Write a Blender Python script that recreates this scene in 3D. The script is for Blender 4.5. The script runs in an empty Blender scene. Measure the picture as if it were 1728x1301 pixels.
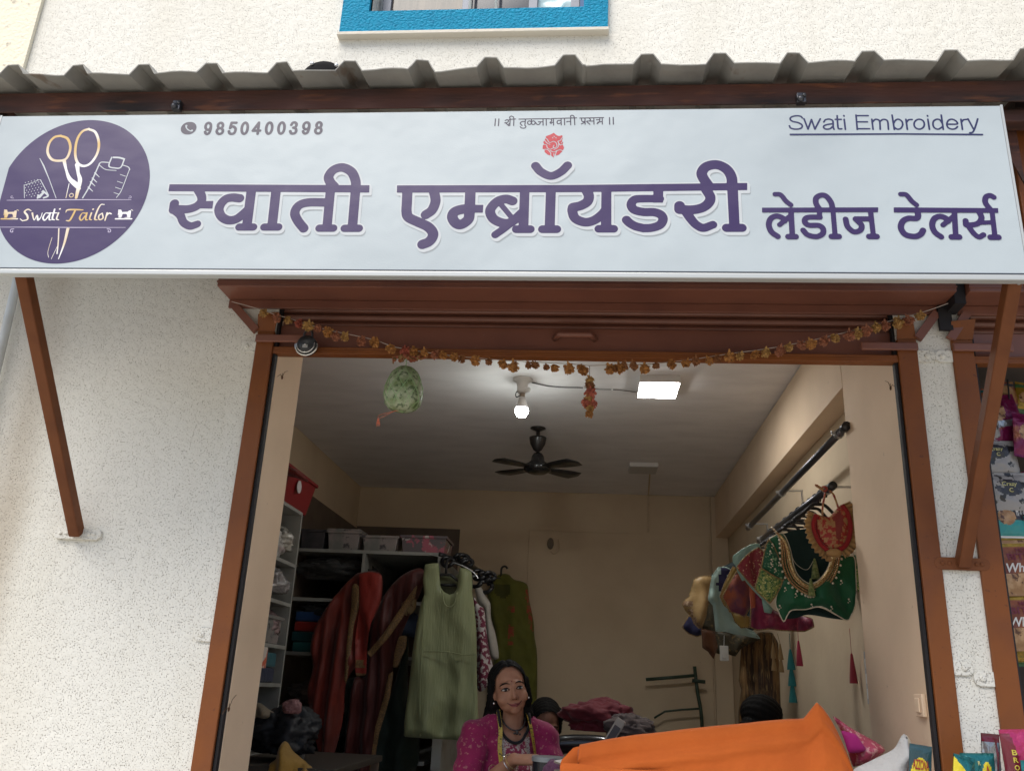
import bpy, bmesh, math, random
import numpy as np
from mathutils import Vector, Matrix, noise
random.seed(7)
S = bpy.context.scene
COL = S.collection
R = math.radians

# ------------------------------------------------------------------ camera
CZ = 1.55
F_PX, PITCH, YAW, ROLL = 1472.306, R(19.2411), R(-5.3906), R(2.7784)
def cam_axes():
    cy, sy = math.cos(YAW), math.sin(YAW)
    fwd = Vector((sy*math.cos(PITCH), cy*math.cos(PITCH), math.sin(PITCH)))
    right = Vector((cy, -sy, 0)); up = right.cross(fwd)
    r2 = math.cos(ROLL)*right + math.sin(ROLL)*up
    u2 = -math.sin(ROLL)*right + math.cos(ROLL)*up
    return r2, u2, fwd
AX_R, AX_U, AX_F = cam_axes()
cam = bpy.data.cameras.new('camera'); cam_o = bpy.data.objects.new('camera', cam); COL.objects.link(cam_o)
cam_o.matrix_world = Matrix(((AX_R.x, AX_U.x, -AX_F.x, 0), (AX_R.y, AX_U.y, -AX_F.y, 0), (AX_R.z, AX_U.z, -AX_F.z, CZ), (0, 0, 0, 1)))
cam.sensor_width = 36; cam.sensor_fit = 'HORIZONTAL'; cam.lens = F_PX/1728*36; cam.clip_end = 500; cam.clip_start = .02
S.camera = cam_o
# ------------------------------------------------------------------ light
SUN_EL, SUN_AZ = R(61), R(216)
W = bpy.data.worlds.new('World'); S.world = W; W.use_nodes = True
nt = W.node_tree; bg = nt.nodes['Background']
sky = nt.nodes.new('ShaderNodeTexSky'); sky.sky_type = 'NISHITA'; sky.sun_disc = False
sky.sun_elevation = SUN_EL; sky.sun_rotation = SUN_AZ; sky.air_density = 1.0; sky.dust_density = 2.5; sky.ozone_density = 1.0
nt.links.new(sky.outputs[0], bg.inputs[0]); bg.inputs[1].default_value = .088
sl = bpy.data.lights.new('sun', 'SUN'); sl.energy = 2.85; sl.angle = R(50); sl.color = (1, .955, .88)
so = bpy.data.objects.new('sun', sl); COL.objects.link(so)
sd = Vector((math.sin(SUN_AZ)*math.cos(SUN_EL), math.cos(SUN_AZ)*math.cos(SUN_EL), math.sin(SUN_EL)))
so.rotation_euler = sd.to_track_quat('Z', 'Y').to_euler(); so.location = (-3, -6, 9)
S.view_settings.view_transform = 'Standard'; S.view_settings.look = 'None'
S.view_settings.gamma = 1; S.view_settings.use_curve_mapping = False
S.view_settings.exposure = 0.86
S.render.engine = 'CYCLES'
S.cycles.use_denoising = True
S.cycles.max_bounces = 8; S.cycles.diffuse_bounces = 5; S.cycles.sample_clamp_indirect = 8

# ------------------------------------------------------------------ geometry helpers
def at(px, py, Y):
    """point on the vertical plane y = Y seen at photo pixel (px, py)"""
    d = AX_R*((px-864)/F_PX) + AX_U*(-(py-650.5)/F_PX) + AX_F
    p = d*(Y/d.y); p.z += CZ
    return p
def atx(px, py, X):
    d = AX_R*((px-864)/F_PX) + AX_U*(-(py-650.5)/F_PX) + AX_F
    p = d*(X/d.x); p.z += CZ
    return p
def atz(px, py, Z):
    d = AX_R*((px-864)/F_PX) + AX_U*(-(py-650.5)/F_PX) + AX_F
    p = d*((Z-CZ)/d.z); p.z += CZ
    return p

class G:
    def __init__(s): s.v = []; s.f = []; s.m = []; s.cm = 0
    def add(s, vs, fs, mi=None):
        n = len(s.v); s.v += [tuple(p) for p in vs]; s.f += [tuple(i+n for i in f) for f in fs]
        s.m += [s.cm if mi is None else mi]*len(fs); return s
    def box(s, x0, x1, y0, y1, z0, z1, M=None):
        vs = [Vector(p) for p in ((x0,y0,z0),(x1,y0,z0),(x1,y1,z0),(x0,y1,z0),(x0,y0,z1),(x1,y0,z1),(x1,y1,z1),(x0,y1,z1))]
        if M: vs = [M @ p for p in vs]
        return s.add(vs, [(0,3,2,1),(4,5,6,7),(0,1,5,4),(1,2,6,5),(2,3,7,6),(3,0,4,7)])
    def bar(s, p, q, w, h, up=(0,0,1)):
        p, q = Vector(p), Vector(q); d = (q-p); L = d.length; d.normalize()
        x = d.cross(Vector(up)).normalized(); y = x.cross(d)
        M = Matrix(((x.x,d.x,y.x,p.x),(x.y,d.y,y.y,p.y),(x.z,d.z,y.z,p.z),(0,0,0,1)))
        return s.box(-w/2, w/2, 0, L, -h/2, h/2, M)
    def tube(s, pts, r, n=8, cap=True):
        pts = [Vector(p) for p in pts]; rs = r if isinstance(r, (list, tuple)) else [r]*len(pts)
        vs, fs = [], []; ref = None
        for i, p in enumerate(pts):
            t = (pts[min(i+1, len(pts)-1)] - pts[max(i-1, 0)])
            t = t.normalized() if t.length > 1e-9 else Vector((0,0,1))
            if ref is None: ref = t.orthogonal().normalized()
            ref = (ref - t*ref.dot(t)); ref = ref.normalized() if ref.length > 1e-6 else t.orthogonal().normalized()
            b = t.cross(ref)
            for k in range(n):
                a = 2*math.pi*k/n; vs.append(p + (ref*math.cos(a)+b*math.sin(a))*rs[i])
        for i in range(len(pts)-1):
            for k in range(n):
                a, b2 = i*n+k, i*n+(k+1) % n; fs.append((a, b2, b2+n, a+n))
        if cap: fs.append(tuple(range(n))[::-1]); fs.append(tuple(range((len(pts)-1)*n, len(pts)*n)))
        return s.add(vs, fs)
    def lathe(s, prof, c=(0,0,0), n=24, M=None):
        c = Vector(c); vs, fs = [], []
        for r, z in prof:
            for k in range(n):
                a = 2*math.pi*k/n; p = Vector((r*math.cos(a), r*math.sin(a), z))
                if M: p = M @ p
                vs.append(p + c)
        for i in range(len(prof)-1):
            for k in range(n):
                a, b = i*n+k, i*n+(k+1) % n; fs.append((a, b, b+n, a+n))
        if prof[0][0] > 1e-6: fs.append(tuple(range(n))[::-1])
        if prof[-1][0] > 1e-6: fs.append(tuple(range((len(prof)-1)*n, len(prof)*n)))
        return s.add(vs, fs)
    def ball(s, c, r, nu=14, nv=9, M=None):
        r = r if isinstance(r, (tuple, list)) else (r, r, r); c = Vector(c); vs, fs = [], []
        for j in range(nv+1):
            t = math.pi*j/nv
            for k in range(nu):
                a = 2*math.pi*k/nu
                p = Vector((r[0]*math.sin(t)*math.cos(a), r[1]*math.sin(t)*math.sin(a), r[2]*math.cos(t)))
                if M: p = M @ p
                vs.append(p + c)
        for j in range(nv):
            for k in range(nu):
                a, b = j*nu+k, j*nu+(k+1) % nu; fs.append((a, a+nu, b+nu, b))
        return s.add(vs, fs)
    def capsule(s, p, q, r0, r1=None, n=12):
        r1 = r0 if r1 is None else r1; p, q = Vector(p), Vector(q); s.ball(p, r0, n, 8); s.ball(q, r1, n, 8)
        return s.tube([p, q], [r0, r1], n)
    def ribbon(s, pts, nrm, w, t=.0012):
        """flat strip of width w along pts, nrm = direction it faces"""
        pts = [Vector(p) for p in pts]; vs = []
        for i, p in enumerate(pts):
            d = (pts[min(i+1, len(pts)-1)] - pts[max(i-1, 0)]).normalized()
            n = Vector(nrm[i] if isinstance(nrm, list) else nrm); x = d.cross(n).normalized(); n2 = x.cross(d).normalized()
            for a, b in ((-1, 0), (1, 0), (1, -1), (-1, -1)): vs.append(p + x*w/2*a + n2*t*b)
        fs = []
        for i in range(len(pts)-1):
            for k in range(4): a, b = i*4+k, i*4+(k+1) % 4; fs.append((a, b, b+4, a+4))
        fs += [(3,2,1,0), tuple(len(vs)-4+i for i in range(4))]
        return s.add(vs, fs)

ORG = {}
def thing(name, label, cat, loc=(0,0,0), group=None, kind=None):
    o = bpy.data.objects.new(name, None); COL.objects.link(o); o.location = loc; o.empty_display_size = .05
    o['label'] = label; o['category'] = cat
    if group: o['group'] = group
    if kind: o['kind'] = kind
    ORG[o.name] = Vector(loc); return o
def finish(name, me, mats, parent=None, smooth=False, bevel=0, label=None, loc=None, seg=2):
    org = ORG[parent.name] if parent else Vector(loc or (0,0,0))
    if org.length > 0: me.transform(Matrix.Translation(-org))
    for m in (mats if isinstance(mats, (list, tuple)) else [mats]): me.materials.append(m)
    o = bpy.data.objects.new(name, me); COL.objects.link(o)
    if parent: o.parent = parent
    else: o.location = org
    ORG[o.name] = org
    if smooth: me.polygons.foreach_set('use_smooth', [True]*len(me.polygons))
    if bevel:
        b = o.modifiers.new('bevel', 'BEVEL'); b.width = bevel; b.segments = seg; b.limit_method = 'ANGLE'; b.angle_limit = R(40)
    if label: o['label'] = label
    return o
def obj(name, g, mats, parent=None, smooth=False, bevel=0, label=None, weld=0, loc=None, seg=2):
    me = bpy.data.meshes.new(name); me.from_pydata(g.v, [], g.f)
    me.polygons.foreach_set('material_index', g.m)
    bm = bmesh.new(); bm.from_mesh(me)
    if weld: bmesh.ops.remove_doubles(bm, verts=bm.verts, dist=weld)
    bmesh.ops.recalc_face_normals(bm, faces=bm.faces); bm.to_mesh(me); bm.free(); me.update()
    return finish(name, me, mats, parent, smooth, bevel, label, loc, seg)
def tag(o, label, cat, group=None, kind=None):
    o['label'] = label; o['category'] = cat
    if group: o['group'] = group
    if kind: o['kind'] = kind
    return o
def structure(name, g, m, **k):
    o = obj(name, g, m, **k); o['kind'] = 'structure'; return o

# ------------------------------------------------------------------ materials
def mat(name, col, rough=.6, metal=0., spec=.5, bump=None, var=None, var2=None, sheen=0, coat=0, emit=None, alpha=None, trans=0, spots=None, stretch=None, bump2=None):
    m = bpy.data.materials.new(name); m.use_nodes = True; t = m.node_tree; b = t.nodes['Principled BSDF']; N = t.nodes.new; L = t.links.new
    b.inputs['Base Color'].default_value = (*col, 1); b.inputs['Roughness'].default_value = rough
    b.inputs['Metallic'].default_value = metal; b.inputs['Specular IOR Level'].default_value = spec
    b.inputs['Sheen Weight'].default_value = sheen; b.inputs['Coat Weight'].default_value = coat
    b.inputs['Transmission Weight'].default_value = trans
    if alpha is not None: b.inputs['Alpha'].default_value = alpha
    if emit: b.inputs['Emission Color'].default_value = (*emit[0], 1); b.inputs['Emission Strength'].default_value = emit[1]
    if not (bump or var or var2 or spots or bump2): return m
    tc = N('ShaderNodeTexCoord'); src = tc.outputs['Object']
    if stretch:
        mp = N('ShaderNodeMapping'); mp.inputs['Scale'].default_value = stretch; L(src, mp.inputs[0]); src = mp.outputs[0]
    colsock = None
    for v in (var, var2, spots):
        if not v: continue
        sc, lo, hi, c2 = v[:4]; amt = v[4] if len(v) > 4 else 1.0; det = v[5] if len(v) > 5 else 4.0
        n = N('ShaderNodeTexNoise'); n.inputs['Scale'].default_value = sc; n.inputs['Detail'].default_value = det; L(src, n.inputs['Vector'])
        r = N('ShaderNodeMapRange'); r.inputs['From Min'].default_value = lo; r.inputs['From Max'].default_value = hi; r.inputs['To Max'].default_value = amt; L(n.outputs['Fac'], r.inputs['Value'])
        mx = N('ShaderNodeMix'); mx.data_type = 'RGBA'; L(r.outputs[0], mx.inputs['Factor'])
        if colsock: L(colsock, mx.inputs['A'])
        else: mx.inputs['A'].default_value = (*col, 1)
        mx.inputs['B'].default_value = (*c2, 1); colsock = mx.outputs['Result']
    if colsock: L(colsock, b.inputs['Base Color'])
    prev = None
    for bb in (bump, bump2):
        if not bb: continue
        sc, dist, det = bb[0], bb[1], (bb[2] if len(bb) > 2 else 3)
        n = N('ShaderNodeTexNoise'); n.inputs['Scale'].default_value = sc; n.inputs['Detail'].default_value = det; L(src, n.inputs['Vector'])
        bp = N('ShaderNodeBump'); bp.inputs['Distance'].default_value = dist; bp.inputs['Strength'].default_value = bb[3] if len(bb) > 3 else 1.0; L(n.outputs['Fac'], bp.inputs['Height'])
        if prev: L(prev, bp.inputs['Normal'])
        prev = bp.outputs[0]
    if prev: L(prev, b.inputs['Normal'])
    return m
def plaster(name, col, pit, cellscale=150, dist=.004, stain=None, streak=None):
    """sprayed plaster: rounded blobs with small pores between them, darkened in the colour for the shade they hold"""
    m = bpy.data.materials.new(name); m.use_nodes = True; t = m.node_tree; b = t.nodes['Principled BSDF']; N = t.nodes.new; L = t.links.new
    b.inputs['Roughness'].default_value = .85; b.inputs['Specular IOR Level'].default_value = .2
    tc = N('ShaderNodeTexCoord')
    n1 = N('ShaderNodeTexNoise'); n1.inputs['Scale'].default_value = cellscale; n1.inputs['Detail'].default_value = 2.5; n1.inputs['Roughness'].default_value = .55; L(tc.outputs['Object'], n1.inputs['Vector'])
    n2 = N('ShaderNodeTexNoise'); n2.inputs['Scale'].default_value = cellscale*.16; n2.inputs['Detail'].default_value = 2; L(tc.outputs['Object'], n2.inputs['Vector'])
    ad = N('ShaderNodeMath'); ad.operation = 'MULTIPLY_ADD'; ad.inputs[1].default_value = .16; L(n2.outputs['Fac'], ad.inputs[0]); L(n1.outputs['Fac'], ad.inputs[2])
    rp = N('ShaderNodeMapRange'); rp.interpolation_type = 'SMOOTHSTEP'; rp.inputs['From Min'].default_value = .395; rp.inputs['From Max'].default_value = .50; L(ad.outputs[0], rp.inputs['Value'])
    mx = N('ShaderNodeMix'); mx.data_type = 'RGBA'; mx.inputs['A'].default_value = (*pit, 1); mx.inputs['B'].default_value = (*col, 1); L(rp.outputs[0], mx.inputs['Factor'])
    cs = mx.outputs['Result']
    n3 = N('ShaderNodeTexNoise'); n3.inputs['Scale'].default_value = 1.7; n3.inputs['Detail'].default_value = 5; mp = N('ShaderNodeMapping'); mp.inputs['Scale'].default_value = (1.6, 1, .5); L(tc.outputs['Object'], mp.inputs[0]); L(mp.outputs[0], n3.inputs['Vector'])
    r3 = N('ShaderNodeMapRange'); r3.inputs['From Min'].default_value = .45; r3.inputs['From Max'].default_value = .8; r3.inputs['To Max'].default_value = .35; L(n3.outputs['Fac'], r3.inputs['Value'])
    m3 = N('ShaderNodeMix'); m3.data_type = 'RGBA'; L(cs, m3.inputs['A']); m3.inputs['B'].default_value = (*(stain or (col[0]*.75, col[1]*.7, col[2]*.6)), 1); L(r3.outputs[0], m3.inputs['Factor'])
    if streak is not None:     # old damp streak running down the wall
        sx = N('ShaderNodeSeparateXYZ'); L(tc.outputs['Object'], sx.inputs[0])
        a1 = N('ShaderNodeMath'); a1.operation = 'SUBTRACT'; L(sx.outputs[0], a1.inputs[0]); a1.inputs[1].default_value = streak
        a2 = N('ShaderNodeMath'); a2.operation = 'ABSOLUTE'; L(a1.outputs[0], a2.inputs[0])
        a3 = N('ShaderNodeMapRange'); a3.interpolation_type = 'SMOOTHSTEP'; a3.inputs['From Min'].default_value = .16; a3.inputs['From Max'].default_value = .0; L(a2.outputs[0], a3.inputs['Value'])
        a4 = N('ShaderNodeMath'); a4.operation = 'MULTIPLY'; L(a3.outputs[0], a4.inputs[0]); L(n3.outputs['Fac'], a4.inputs[1])
        az = N('ShaderNodeMapRange'); az.inputs['From Min'].default_value = 3.35; az.inputs['From Max'].default_value = 3.0; az.inputs['To Max'].default_value = .9; L(sx.outputs[2], az.inputs['Value'])
        a5 = N('ShaderNodeMath'); a5.operation = 'MULTIPLY'; a5.use_clamp = True; L(a4.outputs[0], a5.inputs[0]); L(az.outputs[0], a5.inputs[1])
        m4 = N('ShaderNodeMix'); m4.data_type = 'RGBA'; L(m3.outputs['Result'], m4.inputs['A']); m4.inputs['B'].default_value = (.34, .27, .19, 1); L(a5.outputs[0], m4.inputs['Factor']); m3 = m4
    L(m3.outputs['Result'], b.inputs['Base Color'])
    bp = N('ShaderNodeBump'); bp.inputs['Distance'].default_value = dist; L(rp.outputs[0], bp.inputs['Height'])
    bp2 = N('ShaderNodeBump'); bp2.inputs['Distance'].default_value = dist*1.2; L(n2.outputs['Fac'], bp2.inputs['Height']); L(bp.outputs[0], bp2.inputs['Normal'])
    L(bp2.outputs[0], b.inputs['Normal']); return m

M = {}
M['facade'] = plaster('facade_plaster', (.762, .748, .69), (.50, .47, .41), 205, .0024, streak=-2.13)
M['blue'] = mat('blue_textured_paint', (.002, .245, .42), .7, spec=.15, bump=(95, .010, 3), var=(60, .4, .7, (.001, .19, .34)))
M['sill'] = mat('sill_cement', (.62, .58, .50), .8, bump=(60, .002))
M['brown'] = mat('brown_gloss_paint', (.205, .066, .018), .42, spec=.28, bump=(14, .002, 2), var=(7, .45, .75, (.165, .055, .021)), spots=(70, .68, .74, (.08, .03, .02), .6))
M['maroon'] = mat('maroon_shutter_paint', (.205, .080, .052), .36, bump=(10, .0015, 2), var=(5, .45, .75, (.16, .062, .043)), spots=(90, .7, .76, (.28, .16, .12), .5))
M['brace'] = mat('brace_paint', (.185, .066, .026), .6, spec=.2, bump=(20, .0015), var=(9, .4, .8, (.13, .045, .02)))
M['rust'] = mat('rusty_beam', (.085, .030, .020), .7, bump=(50, .002, 5), var=(6, .45, .68, (.022, .013, .012), 1, 6), var2=(16, .58, .7, (.20, .07, .03), .7), stretch=(.35, 1, 2.2))
M['tin'] = mat('weathered_cement_sheet', (.34, .335, .31), .75, bump=(30, .0025, 5), var=(5, .4, .7, (.25, .245, .23)), spots=(11, .66, .72, (.16, .10, .06), .6), stretch=(1, .5, 1))
M['galv'] = mat('galvanised_steel', (.5, .5, .5), .4, metal=.9)
M['chrome'] = mat('chrome', (.8, .8, .78), .15, metal=1)
M['black'] = mat('black_plastic', (.012, .012, .014), .4)
M['blackgap'] = mat('gap_black', (.012, .010, .012), .7)  # near-black colour for the darkness inside gaps
M['steel'] = mat('pipe_steel', (.10, .10, .11), .35, metal=.8)
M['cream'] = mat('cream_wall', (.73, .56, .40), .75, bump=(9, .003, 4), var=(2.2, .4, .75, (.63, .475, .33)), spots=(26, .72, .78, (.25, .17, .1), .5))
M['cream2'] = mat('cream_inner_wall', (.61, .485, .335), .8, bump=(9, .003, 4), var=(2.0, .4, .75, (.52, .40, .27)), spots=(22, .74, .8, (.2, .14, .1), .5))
M['ceil'] = mat('ceiling_distemper', (.84, .81, .80), .85, bump=(14, .003, 5), var=(3, .4, .7, (.76, .73, .72)), stretch=(1, 2.5, 1))
M['floor'] = mat('grey_floor_tile', (.3, .28, .26), .4, var=(3, .4, .7, (.24, .22, .2)))
M['street'] = mat('street_concrete', (.37, .345, .30), .9, bump=(40, .004), var=(1.2, .35, .7, (.29, .27, .235)))
M['white'] = mat('white_laminate', (.28, .28, .26), .5, var=(9, .45, .75, (.20, .195, .18)))
M['ply'] = mat('brown_ply', (.12, .085, .06), .6, var=(6, .4, .7, (.09, .06, .045)))

# ------------------------------------------------------------------ flat graphics (distance fields -> clean outlines)
def cr(pts, n=8):
    P = [np.array(p, float) for p in pts]
    if len(P) < 3: return P
    out = []
    for i in range(len(P)-1):
        p0 = P[i-1] if i > 0 else 2*P[0]-P[1]; p1, p2 = P[i], P[i+1]; p3 = P[i+2] if i+2 < len(P) else 2*P[-1]-P[-2]
        for k in range(n):
            t = k/n; out.append(.5*((2*p1)+(-p0+p2)*t+(2*p0-5*p1+4*p2-p3)*t*t+(-p0+3*p1-3*p2+p3)*t**3))
    out.append(P[-1]); return out
class Field:
    def __init__(s, x0, x1, z0, z1, cell):
        s.x0, s.z0, s.c = x0, z0, cell; s.nx = int((x1-x0)/cell)+2; s.nz = int((z1-z0)/cell)+2
        s.X = x0+cell*np.arange(s.nx); s.Z = z0+cell*np.arange(s.nz); s.D = np.full((s.nz, s.nx), 1.0)
    def win(s, xa, xb, za, zb):
        i0 = max(0, int((xa-s.x0)/s.c)); i1 = min(s.nx, int((xb-s.x0)/s.c)+2); j0 = max(0, int((za-s.z0)/s.c)); j1 = min(s.nz, int((zb-s.z0)/s.c)+2)
        return i0, max(i0, i1), j0, max(j0, j1)
    def seg_d(s, a, b, ra, rb, m):
        i0, i1, j0, j1 = s.win(min(a[0], b[0])-m, max(a[0], b[0])+m, min(a[1], b[1])-m, max(a[1], b[1])+m)
        x = s.X[None, i0:i1]; z = s.Z[j0:j1, None]; d = (b[0]-a[0], b[1]-a[1]); L = d[0]**2+d[1]**2+1e-12
        t = np.clip(((x-a[0])*d[0]+(z-a[1])*d[1])/L, 0, 1)
        return (slice(j0, j1), slice(i0, i1)), np.hypot(x-a[0]-t*d[0], z-a[1]-t*d[1])-(ra+(rb-ra)*t)
    def stroke(s, pts, r, neg=False, margin=.02):
        rs = r if isinstance(r, (list, tuple, np.ndarray)) else [r]*len(pts)
        for k in range(len(pts)-1):
            w, d = s.seg_d(pts[k], pts[k+1], rs[k], rs[k+1], max(rs[k], rs[k+1])+margin)
            s.D[w] = np.maximum(s.D[w], -d) if neg else np.minimum(s.D[w], d)
        return s
    def poly(s, pts, neg=False, margin=.02, full=False):
        P = np.array(pts, float); m = 10 if full else margin
        i0, i1, j0, j1 = s.win(P[:, 0].min()-m, P[:, 0].max()+m, P[:, 1].min()-m, P[:, 1].max()+m)
        x = np.broadcast_to(s.X[None, i0:i1], (j1-j0, i1-i0)); z = np.broadcast_to(s.Z[j0:j1, None], (j1-j0, i1-i0))
        d = np.full(x.shape, 1e3); ins = np.zeros(x.shape, bool)
        for k in range(len(P)):
            a, b = P[k], P[(k+1) % len(P)]; e = b-a; L = e@e+1e-12
            t = np.clip(((x-a[0])*e[0]+(z-a[1])*e[1])/L, 0, 1); d = np.minimum(d, np.hypot(x-a[0]-t*e[0], z-a[1]-t*e[1]))
            if a[1] != b[1]: ins ^= ((a[1] > z) != (b[1] > z)) & (x < (b[0]-a[0])*(z-a[1])/(b[1]-a[1])+a[0])
        d = np.where(ins, -d, d); w = (slice(j0, j1), slice(i0, i1))
        s.D[w] = np.maximum(s.D[w], -d) if neg else np.minimum(s.D[w], d); return s
    def shifted(s, dx, dz):
        i, j = int(round(dx/s.c)), int(round(dz/s.c)); o = np.full_like(s.D, 1.0)
        h, w = s.D.shape
        o[max(0, j):h+min(0, j), max(0, i):w+min(0, i)] = s.D[max(0, -j):h-max(0, j), max(0, -i):w-max(0, i)]; return o
    def mesh(s, D=None, level=0.):
        D = s.D if D is None else D; I = D < level; vid = {}; V = []; F = []
        any_ = I[:-1, :-1] | I[1:, :-1] | I[:-1, 1:] | I[1:, 1:]
        X, Z = s.X, s.Z
        def corner(j, i):
            k = (j, i)
            if k not in vid: vid[k] = len(V); V.append((X[i], Z[j]))
            return vid[k]
        def edge(j, i, j2, i2):
            k = (min(j, j2), min(i, i2), max(j, j2), max(i, i2))
            if k not in vid:
                a, b = D[j, i], D[j2, i2]; t = min(max((level-a)/(b-a) if b != a else .5, .02), .98)
                vid[k] = len(V); V.append((X[i]+(X[i2]-X[i])*t, Z[j]+(Z[j2]-Z[j])*t))
            return vid[k]
        for j, i in np.argwhere(any_):
            c = ((j, i), (j, i+1), (j+1, i+1), (j+1, i)); p = []
            for k in range(4):
                a, b = c[k], c[(k+1) % 4]
                if I[a]: p.append(corner(*a))
                if I[a] != I[b]: p.append(edge(*a, *b))
            if len(p) > 2: F.append(tuple(p))
        return V, F
SIGN_Y = 2.30
MPP = .00196      # metres per photo pixel on the sign
class Art:
    """artwork on the sign face, drawn in the units of one close-up (origin, scale)"""
    def __init__(s, ox, oy, sc, box, cell=.002):
        s.ox, s.oy, s.sc = ox, oy, sc
        a, b = s.p(box[0], box[3]), s.p(box[2], box[1]); s.F = Field(a[0]-.03, b[0]+.03, a[1]-.03, b[1]+.03, cell)
    def p(s, u, v): q = at(s.ox+u/s.sc, s.oy+v/s.sc, SIGN_Y); return (q.x, q.z)
    def st(s, w, pts, smooth=True, neg=False):
        W_ = w if isinstance(w, (list, tuple)) else [w]*len(pts)
        P3 = [(*s.p(*p), w_*MPP/s.sc/2) for p, w_ in zip(pts, W_)]
        if smooth: P3 = cr(P3)
        s.F.stroke([(p[0], p[1]) for p in P3], [max(p[2], .0006) for p in P3], neg); return s
    def pg(s, pts, neg=False): s.F.poly([s.p(*p) for p in pts], neg); return s
def flat(name, VF, y, m, parent, label=None):
    V, F_ = VF; me = bpy.data.meshes.new(name); me.from_pydata([(a, y, b) for a, b in V], [], F_); me.update()
    return finish(name, me, m, parent, label=label)
def text_mesh(txt, shear=0, off=0):
    c = bpy.data.curves.new('lettering', 'FONT'); c.body = txt; c.shear = shear; c.offset = off; c.resolution_u = 4
    o = bpy.data.objects.new('lettering', c); COL.objects.link(o)
    dg = bpy.context.evaluated_depsgraph_get(); me = bpy.data.meshes.new_from_object(o.evaluated_get(dg))
    V = [tuple(v.co) for v in me.vertices]; Fc = [tuple(p.vertices) for p in me.polygons]
    bpy.data.objects.remove(o); bpy.data.curves.remove(c); bpy.data.meshes.remove(me)
    a = np.array(V); lo, hi = a.min(0), a.max(0)
    return (a[:, :2]-lo[:2])/(hi[:2]-lo[:2]), Fc
def text_on(name, txt, x0, x1, z0, z1, y, m, parent, shear=0, off=0, Mx=None):
    uv, Fc = text_mesh(txt, shear, off)
    V = [Vector((x0+(x1-x0)*u, y, z0+(z1-z0)*v)) for u, v in uv]
    if Mx: V = [Mx @ p for p in V]
    me = bpy.data.meshes.new(name); me.from_pydata(V, [], Fc); me.update()
    return finish(name, me, m, parent)

# ------------------------------------------------------------------ setting: ground
structure('street', G().box(-30, 30, -30, 2.2, -.3, 0), M['street'])
structure('shop_plinth', G().box(-30, 30, 2.2, 9, -.3, .44), M['street'])

# ------------------------------------------------------------------ the building
def wall_holes(g, x0, x1, z0, z1, holes, y0, y1):
    xs = sorted({x0, x1, *[h[0] for h in holes], *[h[1] for h in holes]}); zs = sorted({z0, z1, *[h[2] for h in holes], *[h[3] for h in holes]})
    xs = [x for x in xs if x0 <= x <= x1]; zs = [z for z in zs if z0 <= z <= z1]
    hole = lambda x, z: any(h[0] < x < h[1] and h[2] < z < h[3] for h in holes)
    for i in range(len(xs)-1):
        for j in range(len(zs)-1):
            a, b, c, d = xs[i], xs[i+1], zs[j], zs[j+1]
            if hole((a+b)/2, (c+d)/2): continue
            g.add([(a,y0,c),(b,y0,c),(b,y0,d),(a,y0,d)], [(0,1,2,3)]); g.add([(a,y1,c),(b,y1,c),(b,y1,d),(a,y1,d)], [(3,2,1,0)])
            for (p, q), (mx, mz) in (((( a,c),(a,d)), (a-1e-4, (c+d)/2)), (((b,c),(b,d)), (b+1e-4, (c+d)/2)), (((a,c),(b,c)), ((a+b)/2, c-1e-4)), (((a,d),(b,d)), ((a+b)/2, d+1e-4))):
                if hole(mx, mz) or mx < x0 or mx > x1 or mz < z0 or mz > z1:
                    g.add([(p[0],y0,p[1]),(q[0],y0,q[1]),(q[0],y1,q[1]),(p[0],y1,p[1])], [(0,1,2,3)])
    return g
OX0, OX1 = -1.20, 1.092
FY = 3.0
B = thing('shop_building', 'cream plastered shop building with an open tailoring room under its awning', 'building', (0, 3.0, 0))
WIN = (-.985, -.053, 4.305, 5.45)
g = wall_holes(G(), -6, 5, .44, 8, [(OX0, OX1, .44, 3.12), (1.342, 3.9, .44, 3.12), WIN], FY, FY+.3)
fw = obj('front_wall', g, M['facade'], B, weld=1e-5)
# left adjoining wall panel, slightly proud
obj('pilaster', G().box(-6, -2.512, FY-.02, FY-.002, .44, 8), mat('pilaster_plaster', (.80, .745, .60), .85, bump=(60, .004), spots=(30, .66, .72, (.3, .25, .2), .6)), B)
# reveal lining (smooth cream paint inside the opening), butted on the facade edge
g = G()
g.box(OX0-.10, OX0+.012, FY+.030, FY+.305, .44, 2.862); g.box(OX0-.5, OX0-.10, FY+.302, FY+.32, .44, 3.21)
obj('reveal_lining', g, M['cream'], B, bevel=.004)
g = G(); g.box(OX1-.004, 1.19, FY+.030, FY+.66, .44, 3.21)
obj('pier', g, M['cream'], B, bevel=.004)
g = G(); g.box(1.087, 1.19, FY+.66, 7.55, 2.85, 3.205); obj('ceiling_beam', g, M['cream'], B)
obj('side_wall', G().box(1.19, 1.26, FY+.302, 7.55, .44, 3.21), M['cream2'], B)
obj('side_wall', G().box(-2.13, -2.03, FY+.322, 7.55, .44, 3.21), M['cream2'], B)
obj('inner_lintel_wall', G().box(-2.03, 1.086, FY+.14, FY+.36, 2.865, 3.208), M['cream'], B)
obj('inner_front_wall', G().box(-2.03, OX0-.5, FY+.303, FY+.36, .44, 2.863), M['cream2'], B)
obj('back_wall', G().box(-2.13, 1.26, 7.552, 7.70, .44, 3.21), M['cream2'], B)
obj('ceiling', G().box(-2.13, 1.26, FY+.302, 7.70, 3.212, 3.35), M['ceil'], B)
obj('shop_floor', G().box(-2.13, 1.26, 2.6, 7.70, .442, .46), M['floor'], B)
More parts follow.
